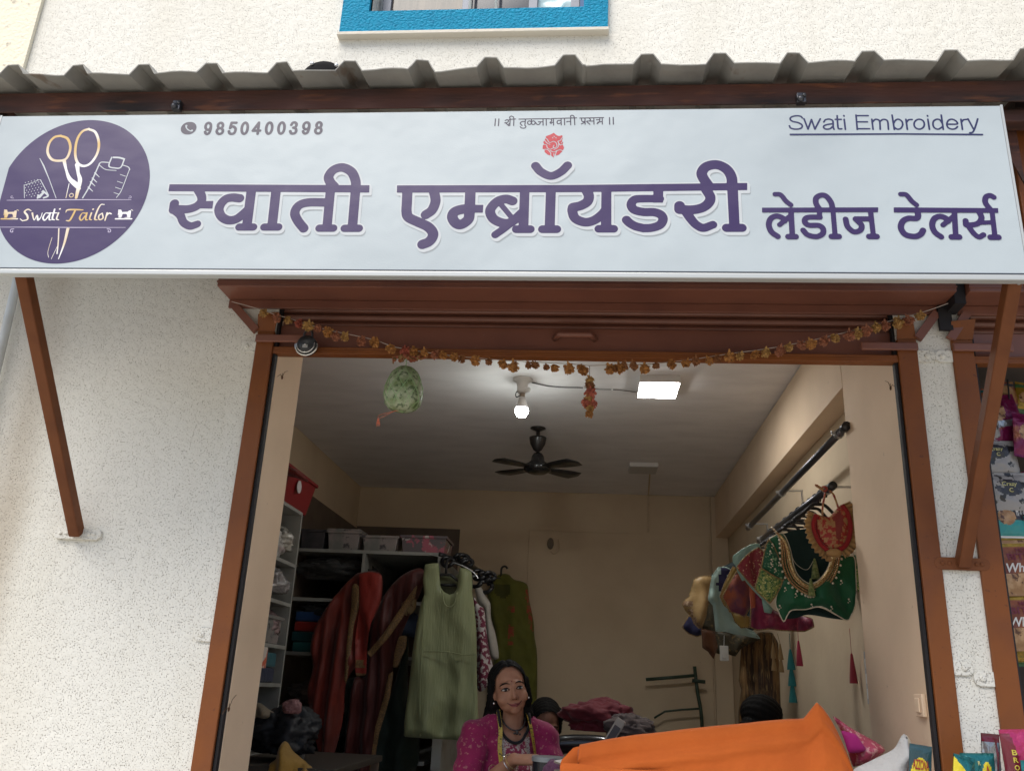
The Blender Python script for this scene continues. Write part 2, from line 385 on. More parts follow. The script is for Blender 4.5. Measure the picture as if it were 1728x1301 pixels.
# shallow plastered-up doorway on the back wall
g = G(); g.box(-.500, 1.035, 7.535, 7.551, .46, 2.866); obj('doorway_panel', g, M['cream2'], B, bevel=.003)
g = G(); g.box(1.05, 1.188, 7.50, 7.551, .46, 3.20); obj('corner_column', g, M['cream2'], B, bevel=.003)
for x_, y_, X_ in ((476, 637, OX0+.013), (1503, 655, OX1-.005), (386, 1196, OX0+.013)):
    q_ = atx(x_, y_, X_); gq = G().ball(q_, (.004, .006, .008), 10, 7)
    for k in range(3): gq.tube([q_, q_+Vector((.0, .02-.02*k, .03-.012*k)), q_+Vector((0, .05-.05*k, .045-.03*k))], .0008, 4)
    obj('mud_speck', gq, mat('mud_speck', (.12, .055, .025), .9), B, smooth=True)
# upstairs window
win = obj('window', G().box(WIN[0]-.12, WIN[0], FY-.022, FY+.02, 4.19, 5.57).box(WIN[1], WIN[1]+.103, FY-.022, FY+.02, 4.19, 5.57).box(WIN[0], WIN[1], FY-.022, FY+.02, 4.19, 4.306).box(WIN[0], WIN[1], FY-.022, FY+.02, 5.452, 5.57), M['blue'], B)
win['label'] = 'window in a bright blue textured surround'
obj('sill', G().box(WIN[0]-.125, WIN[1]+.107, FY-.035, FY+.01, 4.172, 4.188), M['sill'], win, bevel=.002)
alu = mat('grey_aluminium', (.16, .17, .20), .4, metal=.4)
g = G(); y0 = FY+.10
g.box(WIN[0]+.002, WIN[1]-.002, y0, y0+.06, 4.308, 4.345)
for x in (WIN[0]+.02, -.60, -.30, WIN[1]-.06): g.box(x, x+.04, y0, y0+.05, 4.346, 5.45)
obj('window_frame', g, alu, win, bevel=.003)
obj('window_pane', G().box(-.945, -.56, y0+.02, y0+.026, 4.346, 5.45), mat('brown_curtained_glass', (.10, .085, .07), .12, var=(25, .4, .6, (.16, .13, .10)), stretch=(1, 1, .1)), win)
obj('window_pane', G().box(-.56, -.30, y0+.022, y0+.028, 4.346, 5.45), mat('dark_glass', (.05, .055, .07), .1), win)
obj('window_pane', G().box(-.26, -.11, y0+.021, y0+.027, 4.346, 5.45), mat('frosted_glass', (.42, .60, .66), .25, bump=(24, .01, 0), var=(18, .45, .55, (.52, .68, .72))), win)
barm = mat('white_bar_paint', (.75, .74, .7), .45)
for x in (-.585, -.47, -.40, -.33): pass
for x in (-.555, -.44): obj('grille_bar', G().tube([(x, FY+.05, 4.306), (x, FY+.05, 5.45)], .007, 8), barm, win, smooth=True)
for z in (4.36, 4.6, 4.85, 5.1): obj('grille_bar', G().tube([(WIN[0], FY+.06, z), (WIN[1], FY+.06, z)], .006, 8), mat('dark_bar', (.03, .03, .035), .5), win, smooth=True)
# thin pipe near the left edge
p0, p1 = at(37, 440, 2.965), at(-6, 735, 2.965)
dp = thing('drain_pipe', 'thin pale grey pipe running down the plaster at the left edge', 'pipe', (p1.x, 2.965, .5))
obj('pipe_body', G().tube([(p0.x+.015, 2.965, 3.2), (p0.x, 2.965, p0.z), (p1.x-.02, 2.965, .46)], .017, 12), mat('pvc', (.56, .60, .62), .4, var=(5, .4, .7, (.45, .46, .44))), dp, smooth=True)
# round black cover on the wall above the awning
c = at(546, 143, 2.95)
bc = thing('wall_disc', 'round black disc with two screws on the wall just above the awning', 'wall lamp', tuple(c))
Mx = Matrix.Rotation(R(90), 3, 'X')
obj('cover', G().lathe([(.0, .055), (.06, .05), (.09, .035), (.103, .0), (.10, -.04), (0, -.045)], c, 32, Mx), mat('matt_black', (.012, .012, .013), .9, spec=.05), bc, smooth=True)
for dx, dz in ((-.045, .07), (.06, .06)): obj('screw', G().ball(c+Vector((dx, -.045, dz)), (.009, .006, .009)), M['galv'], bc, smooth=True)

# ------------------------------------------------------------------ awning
A = thing('corrugated_awning', 'grey trapezoidal sheet awning on a rusty beam across the shop front', 'awning', (-.3, 2.36, 3.3))
RIB = [-2.62, -2.395, -2.17, -1.943, -1.716, -1.488, -1.256, -1.019, -.792, -.554, -.332, -.083, .162, .386, .611, .835, 1.079, 1.30, 1.53, 1.76, 1.99, 2.2]
def sheet(ribs, x0, x1, dz, seed):
    prof = []
    for r in ribs:
        prof += [(r-.043, 0), (r-.018, .038), (r+.018, .038), (r+.043, 0)]
    xs = sorted({x0, x1, *[p[0] for p in prof if x0 < p[0] < x1], *[x0+(x1-x0)*k/90 for k in range(91)]})
    px = [p[0] for p in prof]; pz = [p[1] for p in prof]
    ys = [2.265, 2.30, 2.345, 2.39, 2.5, 2.7, 2.99]
    vs = []
    for j, y in enumerate(ys):
        for x in xs:
            h = float(np.interp(x, px, pz)); nz = noise.noise((x*5+seed, y*3, 1))*.006*(1.4 if j < 2 else .5)+noise.noise((x*19, y*8, seed))*.0025
            jag = (noise.noise((x*7, seed, 3))*.014 if j == 0 else 0)
            vs.append((x, y+jag, 3.425+dz+(y-2.36)*.176+h+nz*(1 if h < .03 else .35)))
    n = len(xs); fs = [(j*n+i, j*n+i+1, (j+1)*n+i+1, (j+1)*n+i) for j in range(len(ys)-1) for i in range(n-1)]
    g = G().add(vs, fs); o = obj('roof_sheet', g, M['tin'], A)
    s = o.modifiers.new('solid', 'SOLIDIFY'); s.thickness = .0035; s.offset = 1; return o
sheet([r for r in RIB if r < .0], -2.8, -.03, .0, 1)
sheet([r for r in RIB if r > -.1], -.135, 2.25, .0045, 5)
g = G(); g.box(-2.75, 2.2, 2.36, 2.366, 3.335, 3.412).box(-2.75, 2.2, 2.366, 2.44, 3.405, 3.412)
obj('beam', g, M['rust'], A, bevel=.002)
obj('beam', G().box(-2.75, 2.2, 2.40, 2.45, 3.29, 3.335), M['rust'], A, bevel=.003)
for x in (-2.1, 1.36): obj('rafter', G().bar((x, 2.45, 3.40), (x, 2.995, 3.49), .04, .04), M['rust'], A)
for px, py in ((300, 182), (1351, 170)):
    c = at(px, py, 2.352)
    obj('bolt', G().box(c.x-.014, c.x+.014, 2.338, 2.359, c.z-.016, c.z+.02).ball((c.x-.004, 2.336, c.z-.006), .011)  .ball((c.x+.008, 2.337, c.z+.008), .007), M['steel'], A, bevel=.002)

# ------------------------------------------------------------------ sign board
vinyl = dict(rough=.38, spec=.55)
M['flex'] = mat('white_flex', (.43, .487, .518), var=(1.6, .5, .8, (.37, .42, .45)), spots=(60, .76, .80, (.25, .27, .28), .5), bump=(3.5, .006, 3), bump2=(260, .0004, 1, .5), **vinyl)
M['purple'] = mat('purple_print', (.030, .012, .082), bump=(3.5, .006, 3), bump2=(260, .0004, 1, .5), **vinyl)
M['navy'] = mat('navy_print', (.018, .020, .085), bump=(3.5, .006, 3), **vinyl)
M['greyink'] = mat('grey_violet_print', (.045, .036, .062), bump=(3.5, .006, 3), **vinyl)
M['halo'] = mat('white_print', (.50, .53, .555), bump=(3.5, .006, 3), **vinyl)
M['shade'] = mat('grey_print', (.30, .33, .35), bump=(3.5, .006, 3), **vinyl)
M['red'] = mat('red_print', (.43, .03, .04), bump=(3.5, .006, 3), **vinyl)
M['gold'] = mat('gold_white_print', (.60, .40, .14), var=(7, .38, .60, (.80, .80, .80), 1, 2), **vinyl)
M['lilac'] = mat('pale_lilac_print', (.50, .45, .60), **vinyl)
M['alframe'] = mat('white_sign_frame', (.48, .50, .50), .35, metal=.2)
SX0, SX1, SZ0, SZ1 = -1.966, 1.217, 2.689, 3.277
SB = thing('sign_board', 'long white flex shop sign with purple Devanagari lettering and a round logo', 'sign', (-.37, 2.3, 2.98))
g = G(); nx, nz = 120, 24      # printed face: tensioned vinyl with faint ripples and a puckered top edge
vs = []
for j in range(nz+1):
    for i in range(nx+1):
        x = SX0+.004+(SX1-SX0-.008)*i/nx; z = SZ0+.022+(SZ1-SZ0-.026)*j/nz
        e = max(0, (z-SZ1+.06)/.06); d = .0006*math.sin(x*9+z*4)
        d += e*.004*(.5+.5*math.sin(x*23+2*math.sin(x*5)))*(1 if x < -.45 or x > 1.0 else .35)
        vs.append((x, SIGN_Y+.0006, z))
g.add(vs, [(j*(nx+1)+i, j*(nx+1)+i+1, (j+1)*(nx+1)+i+1, (j+1)*(nx+1)+i) for j in range(nz) for i in range(nx)])
obj('sign_face', g, M['flex'], SB, smooth=True)
g = G(); g.box(SX0, SX1, SIGN_Y+.012, SIGN_Y+.062, SZ0+.024, SZ1-.001); obj('backing_box', g, M['alframe'], SB)
g = G(); g.box(SX0-.002, SX1+.002, SIGN_Y-.005, SIGN_Y+.022, SZ0+.002, SZ0+.0195); obj('bottom_rail', g, M['alframe'], SB, bevel=.003)
g = G(); g.box(SX0-.002, SX1+.002, SIGN_Y-.0012, SIGN_Y+.0004, SZ0+.0225, SZ0+.0255); obj('edge_line', g, mat('dark_line', (.05, .06, .08), .5), SB)
for x0, x1 in ((SX0-.004, SX0+.003), (SX1-.003, SX1+.004)): obj('side_rail', G().box(x0, x1, SIGN_Y-.0001, SIGN_Y+.064, SZ0+.021, SZ1), M['alframe'], SB)

def headline(a, name, label, outline=True):
    F = a.F
    if outline:
        sh = F.shifted(.008, -.012)
        flat('drop_shadow', F.mesh(np.maximum(sh, -(F.D-.004)), .0015), SIGN_Y+.0002, M['shade'], SB)
        flat('letter_outline', F.mesh(np.minimum(F.D, F.shifted(.004, -.006)), .0045), SIGN_Y-.0001, M['halo'], SB)
    return flat(name, F.mesh(), SIGN_Y-.0004, M['purple'], SB, label)
# first word
a = Art(270, 260, 4.32, (40, 50, 1560, 620))
a.pg([(70,222),(1528,229),(1525,283),(62,273)])
a.st(64, [(278,262),(303,310),(300,350),(262,385),(205,403),(135,404)]).st(66, [(105,363),(98,408)]).st([66,60,58,58,56,54], [(112,412),(148,448),(172,500),(218,526),(256,518),(272,512)])
a.pg([(318,345),(390,343),(382,400),(290,398)])
a.st(66, [(580,325),(530,319),(480,330),(442,370),(430,415),(452,460),(500,484),(555,476),(605,440),(648,400)])
a.pg([(632,262),(702,262),(668,525),(598,525)]).st(56, [(578,534),(680,534)])
a.pg([(812,262),(882,262),(852,525),(782,525)]).st(56, [(760,534),(863,534)])
a.st(66, [(1215,355),(1080,355),(1012,378),(983,430),(1003,485),(1048,543)])
a.pg([(1208,270),(1276,270),(1252,530),(1184,530)]).st(56, [(1162,542),(1263,542)])
a.pg([(1390,270),(1460,270),(1438,530),(1368,530)]).st(56, [(1346,543),(1450,543)])
a.st(68, [(1428,250),(1425,195),(1395,132),(1330,100),(1265,118),(1230,165),(1240,205),(1270,240)])
headline(a, 'lettering', 'large purple first word of the headline')
# second word (two close-ups share one field)
a = Art(650, 260, 5.4, (90, 50, 3340, 900))
a.pg([(108,288),(1728,284),(3299,266),(3299,331),(1728,350),(106,355)])
a.st(88, [(203,330),(198,440),(195,530),(215,580),(300,622),(390,665),(434,718),(428,765),(395,803),(340,825)]).st(86, [(440,330),(457,400),(455,450),(425,515),(370,555)])
a.st(90, [(777,330),(772,450),(768,540),(755,600),(690,644),(640,628),(612,577),(630,532),(690,508),(770,500)]).pg([(790,465),(895,465),(890,537),(790,537)])
a.st(84, [(1160,430),(1100,412),(1030,430),(975,480),(956,530),(985,590),(1050,625),(1120,633),(1180,600),(1240,545)])
a.st(46, [(1045,450),(1165,595)]).st([60,66,66], [(1235,560),(1100,668),(1003,737)])
a.pg([(1228,330),(1315,330),(1305,670),(1215,670)]).st(72, [(1195,687),(1322,687)])
a.pg([(1465,330),(1555,330),(1545,670),(1453,670)]).st(72, [(1433,687),(1563,687)])
a.st(76, [(1370,110),(1420,165),(1510,202),(1600,165),(1662,106)])
s2 = Art.__new__(Art); s2.ox, s2.oy, s2.sc, s2.F = 950, 260, 5.082, a.F
s2.st(80, [(200,312),(222,362),(207,412),(150,445),(90,458)]).st(76, [(84,458),(80,490),(105,553),(185,586),(262,572),(330,525),(370,478)])
s2.pg([(330,310),(415,310),(415,625),(325,625)]).st(66, [(307,643),(435,643)])
s2.pg([(775,310),(860,310),(858,419),(775,419)]).st([66,68,70,72,72,72,72,72,72,72,72,72], [(830,385),(650,386),(602,402),(585,440),(612,480),(690,499),(780,501),(838,522),(858,562),(830,610),(760,634),(690,638)]).st(72, [(690,638),(620,620),(570,592),(545,567)])
s2.st(78, [(1228,308),(1263,370),(1250,420),(1195,462),(1110,480),(1010,478)]).st(82, [(1000,446),(1000,476)]).st([78,72,70,70,66], [(1055,495),(1098,560),(1145,610),(1205,635),(1285,608)])
s2.pg([(1408,300),(1500,300),(1515,620),(1425,620)]).st(70, [(1403,635),(1535,635)])
s2.st(82, [(1450,290),(1446,205),(1410,140),(1350,102),(1288,94),(1222,116),(1190,165),(1205,212),(1245,270)])
headline(a, 'lettering', 'large purple second word of the headline')
# ladies' tailors
a = Art(1270, 300, 3.773, (50, 80, 1600, 400))
a.pg([(60,192),(800,190),(798,220),(60,222)]).pg([(898,190),(1563,195),(1564,225),(899,222)])
def la(dx, dy):
    q = lambda L: [(x+dx, y+dy) for x, y in L]
    a.st(33, q([(160,375),(120,345),(103,300),(117,260),(153,245),(190,257),(203,276)])).st(29, q([(172,300),(245,240)]))
    a.pg(q([(226,212),(262,212),(271,370),(235,370)])).st(34, q([(227,376),(275,376)]))
la(0, 0); la(1040, 2)
for dx in (0, 800): a.st(29, [(143+dx,106),(178+dx,110),(213+dx,150),(243+dx,174)])
a.pg([(410,210),(442,210),(443,266),(408,266)]).st(32, [(428,252),(362,252),(336,262),(333,285),(360,303),(420,305),(448,325),(445,358),(405,376),(350,364),(322,335)])
a.pg([(494,192),(526,192),(541,365),(508,365)]).st(34, [(503,375),(549,375)]).st(32, [(510,205),(500,160),(470,120),(437,112),(405,130),(404,165),(425,200)])
a.st(32, [(592,265),(605,312),(645,345),(685,335),(694,305),(672,280),(655,264)]).pg([(645,247),(745,247),(745,279),(650,279)]).pg([(733,212),(768,212),(785,368),(752,368)]).st(34, [(742,375),(790,375)])
a.st(34, [(1050,212),(1053,245),(1040,260),(990,260),(955,280),(944,320),(972,362),(1030,375),(1068,362),(1085,336)])
a.st(32, [(1440,215),(1457,255),(1440,288),(1405,300),(1362,302)]).st(32, [(1356,275),(1358,300)]).st(30, [(1372,306),(1405,352),(1440,378),(1470,364)]).st(26, [(1440,288),(1525,285)])
a.pg([(1508,212),(1540,212),(1559,370),(1525,370)]).st(34, [(1515,380),(1565,380)]).st(31, [(1515,205),(1482,160),(1485,125),(1512,114),(1535,125)])
headline(a, 'lettering', 'smaller purple words at the right end', outline=False)
# invocation line
a = Art(825, 190, 5.75, (40, 20, 1225, 165), .0009)
for L in ([(64,64),(58,129)], [(97,64),(92,130)], [(1170,51),(1172,116)], [(1206,49),(1208,116)]): a.st(11, L)
for L in ([(196,69),(259,65)], [(292,66),(580,62)], [(606,61),(851,54)], [(882,56),(1113,51)]): a.st(10, L)
ring = lambda cx_, cy_, r_, q_: [(cx_+r_*math.cos(2*math.pi*k/12), cy_+q_*math.sin(2*math.pi*k/12)) for k in range(13)]
for L in ([(158,80),(176,72),(190,82),(180,98),(154,102)], [(160,100),(192,130)], [(206,69),(203,129)], [(184,122),(204,106)], [(243,66),(240,129)], [(243,68),(238,46),(216,37),(201,48),(208,66)],
          [(355,65),(349,128)], [(352,89),(318,92),(304,108),(322,129)], [(349,126),(359,139),(345,153),(316,151),(304,139)],
          [(413,64),(412,82)], ring(393, 101, 18, 17), ring(431, 101, 18, 17), [(525,62),(526,125)], [(525,92),(480,92)], [(500,93),(494,110),(478,119),(460,110),(455,99)], [(556,62),(557,125)],
          [(625,61),(628,125)], [(627,98),(592,98)], [(583,63),(603,67),(609,82),(596,97),(604,110)], [(700,59),(702,123)], [(700,82),(674,79),(661,95),(673,112),(701,100)], [(733,58),(735,122)],
          [(792,57),(794,122)], [(793,88),(760,89)], [(760,87),(756,94)], [(830,55),(833,121)], [(830,58),(823,36),(804,29),(792,39),(799,56)],
          [(932,55),(934,116)], [(899,55),(901,80),(913,91),(933,84)], [(933,96),(897,113)], [(970,55),(985,70),(974,84),(949,88),(980,117)], [(1018,54),(1020,116)], [(982,85),(1019,85)],
          [(1044,73),(1076,72)], [(1077,54),(1075,90)], [(1099,52),(1101,115)], [(1062,96),(1100,88)], [(1060,94),(1053,106)], [(1075,90),(1050,112)]):
    a.st(10, L, len(L) > 2)
flat('lettering', a.F.mesh(), SIGN_Y+.0002, M['greyink'], SB, 'small grey line of Devanagari at the top centre')
# red elephant-headed emblem
E_ = Art(780, 180, 5.4, (720, 230, 940, 475), .001)
E_.pg([(835,240),(860,262),(880,270),(912,262),(917,290),(907,310),(920,325),(915,345),(928,375),(915,405),(895,425),(880,440),(850,448),(833,466),(815,450),(780,440),(750,415),(752,400),(732,385),(735,355),(745,345),(738,325),(752,305),(765,270),(800,258)])
for L in ([(757,285),(775,300),(795,328),(832,318),(858,335),(862,362),(842,378),(828,366),(838,352)], [(915,280),(890,312),(872,318),(893,352),(905,345),(925,345)], [(872,318),(880,345),(868,375),(835,392)],
          [(738,343),(768,352),(775,375),(800,390),(830,378)], [(735,392),(775,392),(805,422),(806,448)], [(918,405),(890,395),(860,408),(846,450)], [(800,400),(835,415),(865,400)], [(752,310),(775,335),(800,345)], [(918,320),(902,330)], [(835,430),(838,462)]):
    E_.st(7, L, neg=True)
for c in ((822,282),(852,282),(836,270)): E_.st(7, [c, (c[0]+4, c[1]+6)], neg=True)
flat('emblem', E_.F.mesh(), SIGN_Y+.0002, M['red'], SB, 'small red elephant-headed deity emblem')
# phone line and owner line
def box_text(txt, q, m, **k):
    l, r_, t, b = q; p0, p1 = at(l, b, SIGN_Y), at(r_, t, SIGN_Y); p2 = at(l, t, SIGN_Y); p3 = at(r_, b, SIGN_Y)
    return text_on('lettering', txt, (p0.x+p2.x)/2, (p1.x+p3.x)/2, (p0.z+p3.z)/2, (p1.z+p2.z)/2, SIGN_Y+.0002, m, SB, **k)
a = Art(280, 195, 6.171, (370, 40, 1670, 225), .001)
ell = lambda cx_, cy_, rx_, ry_: [(cx_+rx_*math.cos(2*math.pi*k/16), cy_+ry_*math.sin(2*math.pi*k/16)) for k in range(17)]
DIG = {'0': [ell(.5, .5, .44, .5)], '8': [ell(.5, .755, .36, .245), ell(.5, .26, .44, .26)],
       '9': [ell(.5, .69, .43, .31), [(.93,.69),(.92,.42),(.78,.12),(.50,.0),(.22,.06),(.10,.20)]],
       '5': [[(.92,1),(.62,1),(.28,1)], [(.28,1),(.17,.52)], [(.17,.52),(.36,.64),(.62,.65),(.88,.50),(.92,.30),(.78,.07),(.46,0),(.16,.07),(.05,.24)]],
       '4': [[(.72,0),(.72,1)], [(.72,1),(.04,.28)], [(.04,.28),(1.0,.28)]],
       '3': [[(.10,.78),(.26,.96),(.55,1),(.82,.90),(.85,.72),(.68,.55),(.44,.53)], [(.44,.53),(.76,.47),(.92,.27),(.80,.07),(.50,0),(.20,.04),(.04,.22)]]}
for k, (ch, xl, xr) in enumerate(zip('9850400398', (385,508,635,765,885,1020,1148,1275,1405,1535), (490,620,752,875,1003,1130,1258,1385,1515,1645))):
    yb, yt = 208-6*k/9, 66-6*k/9; h_ = 13
    for L in DIG[ch]:
        a.st(29, [(xl+h_+(xr-xl-2*h_-14)*u+14*v, yb-h_+(yt-yb+2*h_)*v) for u, v in L], len(L) > 3)
flat('lettering', a.F.mesh(), SIGN_Y+.0002, M['greyink'], SB, 'bold slanted phone number')
a = Art(1310, 180, 4.8, (90, 60, 1690, 225), .001)
for L in ([(212,94),(197,80),(160,76),(122,86),(113,104),(132,121),(175,131),(204,146),(210,164),(192,180),(152,184),(117,175),(106,157)],
          [(385,126),(400,107),(430,103),(454,112),(460,130),(462,168),(468,186)], [(459,140),(412,147),(386,158),(386,174),(405,184),(436,180),(459,160)],
          [(493,75),(500,168),(513,182),(530,181)], [(780,126),(800,106),(825,108),(838,125),(842,186)], [(841,122),(862,106),(888,108),(903,125),(909,186)],
          [(949,140),(966,112),(990,104),(1016,120),(1024,148),(1008,178),(980,184),(957,170)], [(1056,128),(1072,109),(1100,106)],
          [(1158+42*math.cos(t_), 144+40*math.sin(t_)) for t_ in [R(30*k) for k in range(13)]],
          [(1346,140),(1326,110),(1300,104),(1274,120),(1270,152),(1285,176),(1314,184),(1346,165)],
          [(1384,144),(1464,142),(1455,118),(1425,104),(1396,112),(1382,140),(1391,170),(1420,184),(1450,180),(1468,164)], [(1501,128),(1516,109),(1542,105)], [(1632,101),(1607,180),(1590,209),(1568,214)]): a.st(13, L)
for L in ([(225,101),(257,184),(285,106),(313,184),(356,101)], [(478,105),(526,105)], [(550,104),(560,186)], [(646,70),(656,186)], [(646,75),(744,75)], [(651,125),(738,125)], [(655,181),(756,181)], [(774,104),(784,186)],
          [(938,70),(956,186)], [(1050,104),(1062,186)], [(1228,104),(1241,186)], [(1336,70),(1353,186)], [(1496,104),(1508,186)], [(1553,101),(1597,182)], [(547,74),(549,79)], [(1224,74),(1226,79)]): a.st(13, L, False)
flat('lettering', a.F.mesh(), SIGN_Y+.0002, M['navy'], SB, 'thin navy Latin lettering at the top right')
a = Art(1310, 180, 4.8, (90, 210, 1690, 245)); a.pg([(108,221),(1000,217),(1676,222),(1676,235),(1000,229),(108,235)]); flat('underline', a.F.mesh(), SIGN_Y-.0001, M['navy'], SB)
a = Art(280, 195, 6.171, (140, 50, 335, 220), .001); a.st(150, [(229,134),(243,134)], False)
a.F.D = Field(a.F.x0, a.F.x0+1, a.F.z0, a.F.z0+1, .001).D[:1, :1]*0+a.F.D
a.st([24,12,12,12,24], [(212,108),(212,128),(230,150),(255,162),(270,158)], neg=True)
flat('phone_icon', a.F.mesh(), SIGN_Y+.0002, M['greyink'], SB)
# round logo
lg = Art(0, 180, 3.927, (-60, 60, 1040, 1060), .0022)
cx, cz, rx, rz = -1.652, 2.992, .250, .263
D_ = (np.hypot((lg.F.X[None, :]-cx)/rx, (lg.F.Z[:, None]-cz)/rz)-1)*.25; lg.F.D = D_
logo = flat('logo', lg.F.mesh(), SIGN_Y+.0002, M['purple'], SB, 'round purple tailoring logo')
a = Art(0, 180, 3.927, (-10, 130, 900, 1020), .001)
a.st(17, [(400,195),(445,212),(465,255),(462,300),(440,345),(400,360),(345,352),(316,305),(326,245),(360,205),(402,195)])
a.st(17, [(585,150),(632,172),(655,240),(645,310),(605,372),(560,395),(520,380),(500,330),(502,260),(518,205),(548,165),(588,150)])
a.st([24,16,26,34,22], [(425,358),(440,425),(462,480),(505,520),(525,545)]).st([30,20,28,24,18], [(512,385),(518,440),(530,490),(515,560),(505,605)])
a.st(5, [(458,512),(437,606)]).st(5, [(472,576),(485,582),(482,598),(466,600),(460,588),(472,576)])
a.st(8, [(390,810),(386,900),(378,975)]).st([20,14,5], [(450,810),(425,910),(388,1010)]).st(3, [(345,868),(318,960),(322,1000)]).st(3, [(340,1010),(378,930)])
flat('scissors_print', a.F.mesh(), SIGN_Y-.0001, M['gold'], logo)
a = Art(0, 180, 3.927, (0, 320, 900, 700), .001)
a.st([4,9,5,4], [(264,345),(290,395),(325,480),(372,608)], False)
flat('needle_print', a.F.mesh(), SIGN_Y-.0001, M['halo'], logo)
a = Art(0, 180, 3.927, (0, 320, 900, 700), .001)
for r_ in range(7):
    for c_ in range(6):
        x = 168+c_*20+(r_ % 2)*8; y = 505+r_*17-c_*5
        if 165 < x < 262+r_*6 and y < 600: a.st(6, [(x, y), (x+1, y)], False)
a.st(4, [(160,520),(162,606)]).st(4, [(162,522),(215,505),(262,485)]).st(5, [(268,486),(322,588)]).st(18, [(262,600),(290,568)]).st(12, [(285,560),(318,592),(290,606)]).st(14, [(250,606),(255,590)])
flat('thimble_print', a.F.mesh(), SIGN_Y-.0001, M['halo'], logo)
a = Art(0, 180, 3.927, (0, 320, 900, 700), .001)
a.st(9, [(660,378),(628,450),(590,535),(548,606)]).st(5, [(858,418),(805,555),(772,604)]).st(7, [(655,385),(672,370),(722,372)]).st(5, [(660,390),(700,418),(770,425)]).st(6, [(810,388),(850,402),(860,420)])
for x, y in ((628,440),(612,475),(600,500),(585,535)): a.st([9,4], [(x, y), (x+30, y+28)], False)
for x, y in ((832,455),(812,500),(800,540),(790,575)): a.st([4,4], [(x-35, y-4), (x, y+8)], False)
a.st(9, [(740,338),(722,395),(760,408),(800,404),(825,348)]).st(12, [(752,338),(790,340),(820,348)])
flat('spool_print', a.F.mesh(), SIGN_Y-.0001, M['halo'], logo)
a = Art(0, 180, 3.927, (-30, 570, 900, 860), .001)
a.st([3,7,5,3], [(45,622),(300,620),(600,618),(870,618)], False).st([3,5,5,3], [(-8,800),(240,800),(500,802),(832,802)], False)
for x, s_ in ((80, 1), (722, -1)): a.st(5, [(x+12*s_,812),(x-8*s_,815),(x-10*s_,830),(x+4*s_,832),(x+4*s_,822)])
for x, s_ in ((80, 1), (862, -1)): a.st(3, [(x+12*s_,608),(x-6*s_,606),(x-6*s_,595),(x+6*s_,596)])
flat('scroll_lines', a.F.mesh(), SIGN_Y-.0001, M['lilac'], logo)
a = Art(0, 180, 3.927, (0, 640, 890, 765), .001)
for w_, L in (([5,9,12,13,11,7], [(207,692),(185,682),(163,698),(180,722),(182,748),(150,758)]), ([7,5], [(150,758),(133,745)]),
              ([12,6,9,12,6,5], [(214,707),(226,752),(246,722),(252,752),(270,735),(280,706)]), ([9,6,11,8,10], [(328,708),(302,708),(285,738),(298,754),(325,722)]), ([11,9,5], [(332,706),(326,748),(340,752)]),
              ([11,11,6], [(362,682),(347,742),(362,752)]), (7, [(340,706),(378,706)]), ([11,10,5], [(388,706),(375,744),(390,752)]), (11, [(396,680),(398,679)]),
              ([5,10,11,7], [(436,702),(448,686),(500,684),(550,686)]), ([12,13,12,5], [(500,686),(478,730),(460,756),(438,756)]),
              ([9,6,11,8,10], [(570,708),(545,708),(528,738),(540,754),(568,722)]), ([11,9,5], [(576,706),(568,748),(583,752)]),
              ([11,10,5], [(606,706),(594,744),(608,752)]), (11, [(616,682),(618,681)]), ([5,8,11,11,6], [(692,650),(668,652),(645,690),(628,744),(644,752)]),
              ([8,10,8,10,8], [(676,708),(655,725),(658,750),(682,740),(678,708)]), ([11,9], [(710,706),(696,754)]), ([6,10,8], [(704,728),(722,708),(738,712)])):
    a.st(w_, L)
for dx in (0, 757):
    q = lambda L: [(x+dx, y) for x, y in L]
    a.st(9, q([(8,745),(116,745)])).pg(q([(33,684),(46,684),(52,700),(92,698),(98,690),(112,690),(106,738),(60,738),(88,732),(82,712),(56,712),(46,738),(28,738)])).st(4, q([(30,684),(26,720)])).st(4, q([(112,684),(124,690)]))
flat('logo_lettering', a.F.mesh(), SIGN_Y-.0001, M['gold'], logo)

# struts holding the sign
def strut(x, ytop, ztop, zfoot, m, pm, label, xs):
    t = thing('sign_strut', label, 'bracket', (x, 2.99, zfoot), 'slanting struts under the sign board')
    obj('bar', G().bar((x, ytop, ztop), (x, 2.985, zfoot), .040, .042, (0, -1, 0)), m, t, bevel=.004)
    w = .088
    g = G(); n = 10; vs = []
    for k in range(n+1): a_ = -math.pi/2+math.pi*k/n; vs.append((x+w-.02+.02*math.cos(a_), zfoot+.003+.02*math.sin(a_)))
    for k in range(n+1): a_ = math.pi/2+math.pi*k/n; vs.append((x-w+.02+.02*math.cos(a_), zfoot+.003+.02*math.sin(a_)))
    N_ = len(vs); g.add([(p[0], 2.986, p[1]) for p in vs]+[(p[0], 2.9995, p[1]) for p in vs], [tuple(range(N_)), tuple(range(N_, 2*N_))[::-1]]+[(i, (i+1) % N_, (i+1) % N_+N_, i+N_) for i in range(N_)])
    fp = obj('foot_plate', g, pm, t, bevel=.002)
    for dx in (-.062, -.04, .045, .062): obj('screw', G().ball((x+dx, 2.985, zfoot+.003), (.007, .004, .007), 10, 6), pm, fp, smooth=True)
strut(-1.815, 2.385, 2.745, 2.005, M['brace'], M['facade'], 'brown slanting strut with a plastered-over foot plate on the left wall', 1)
strut(1.222, 2.40, 2.745, 2.005, M['brace'], M['brace'], 'brown slanting strut bolted to the narrow pillar at the right', 1)
g = G().bar((-1.815, 2.40, 2.668), (1.3, 2.40, 2.668), .04, .04); 

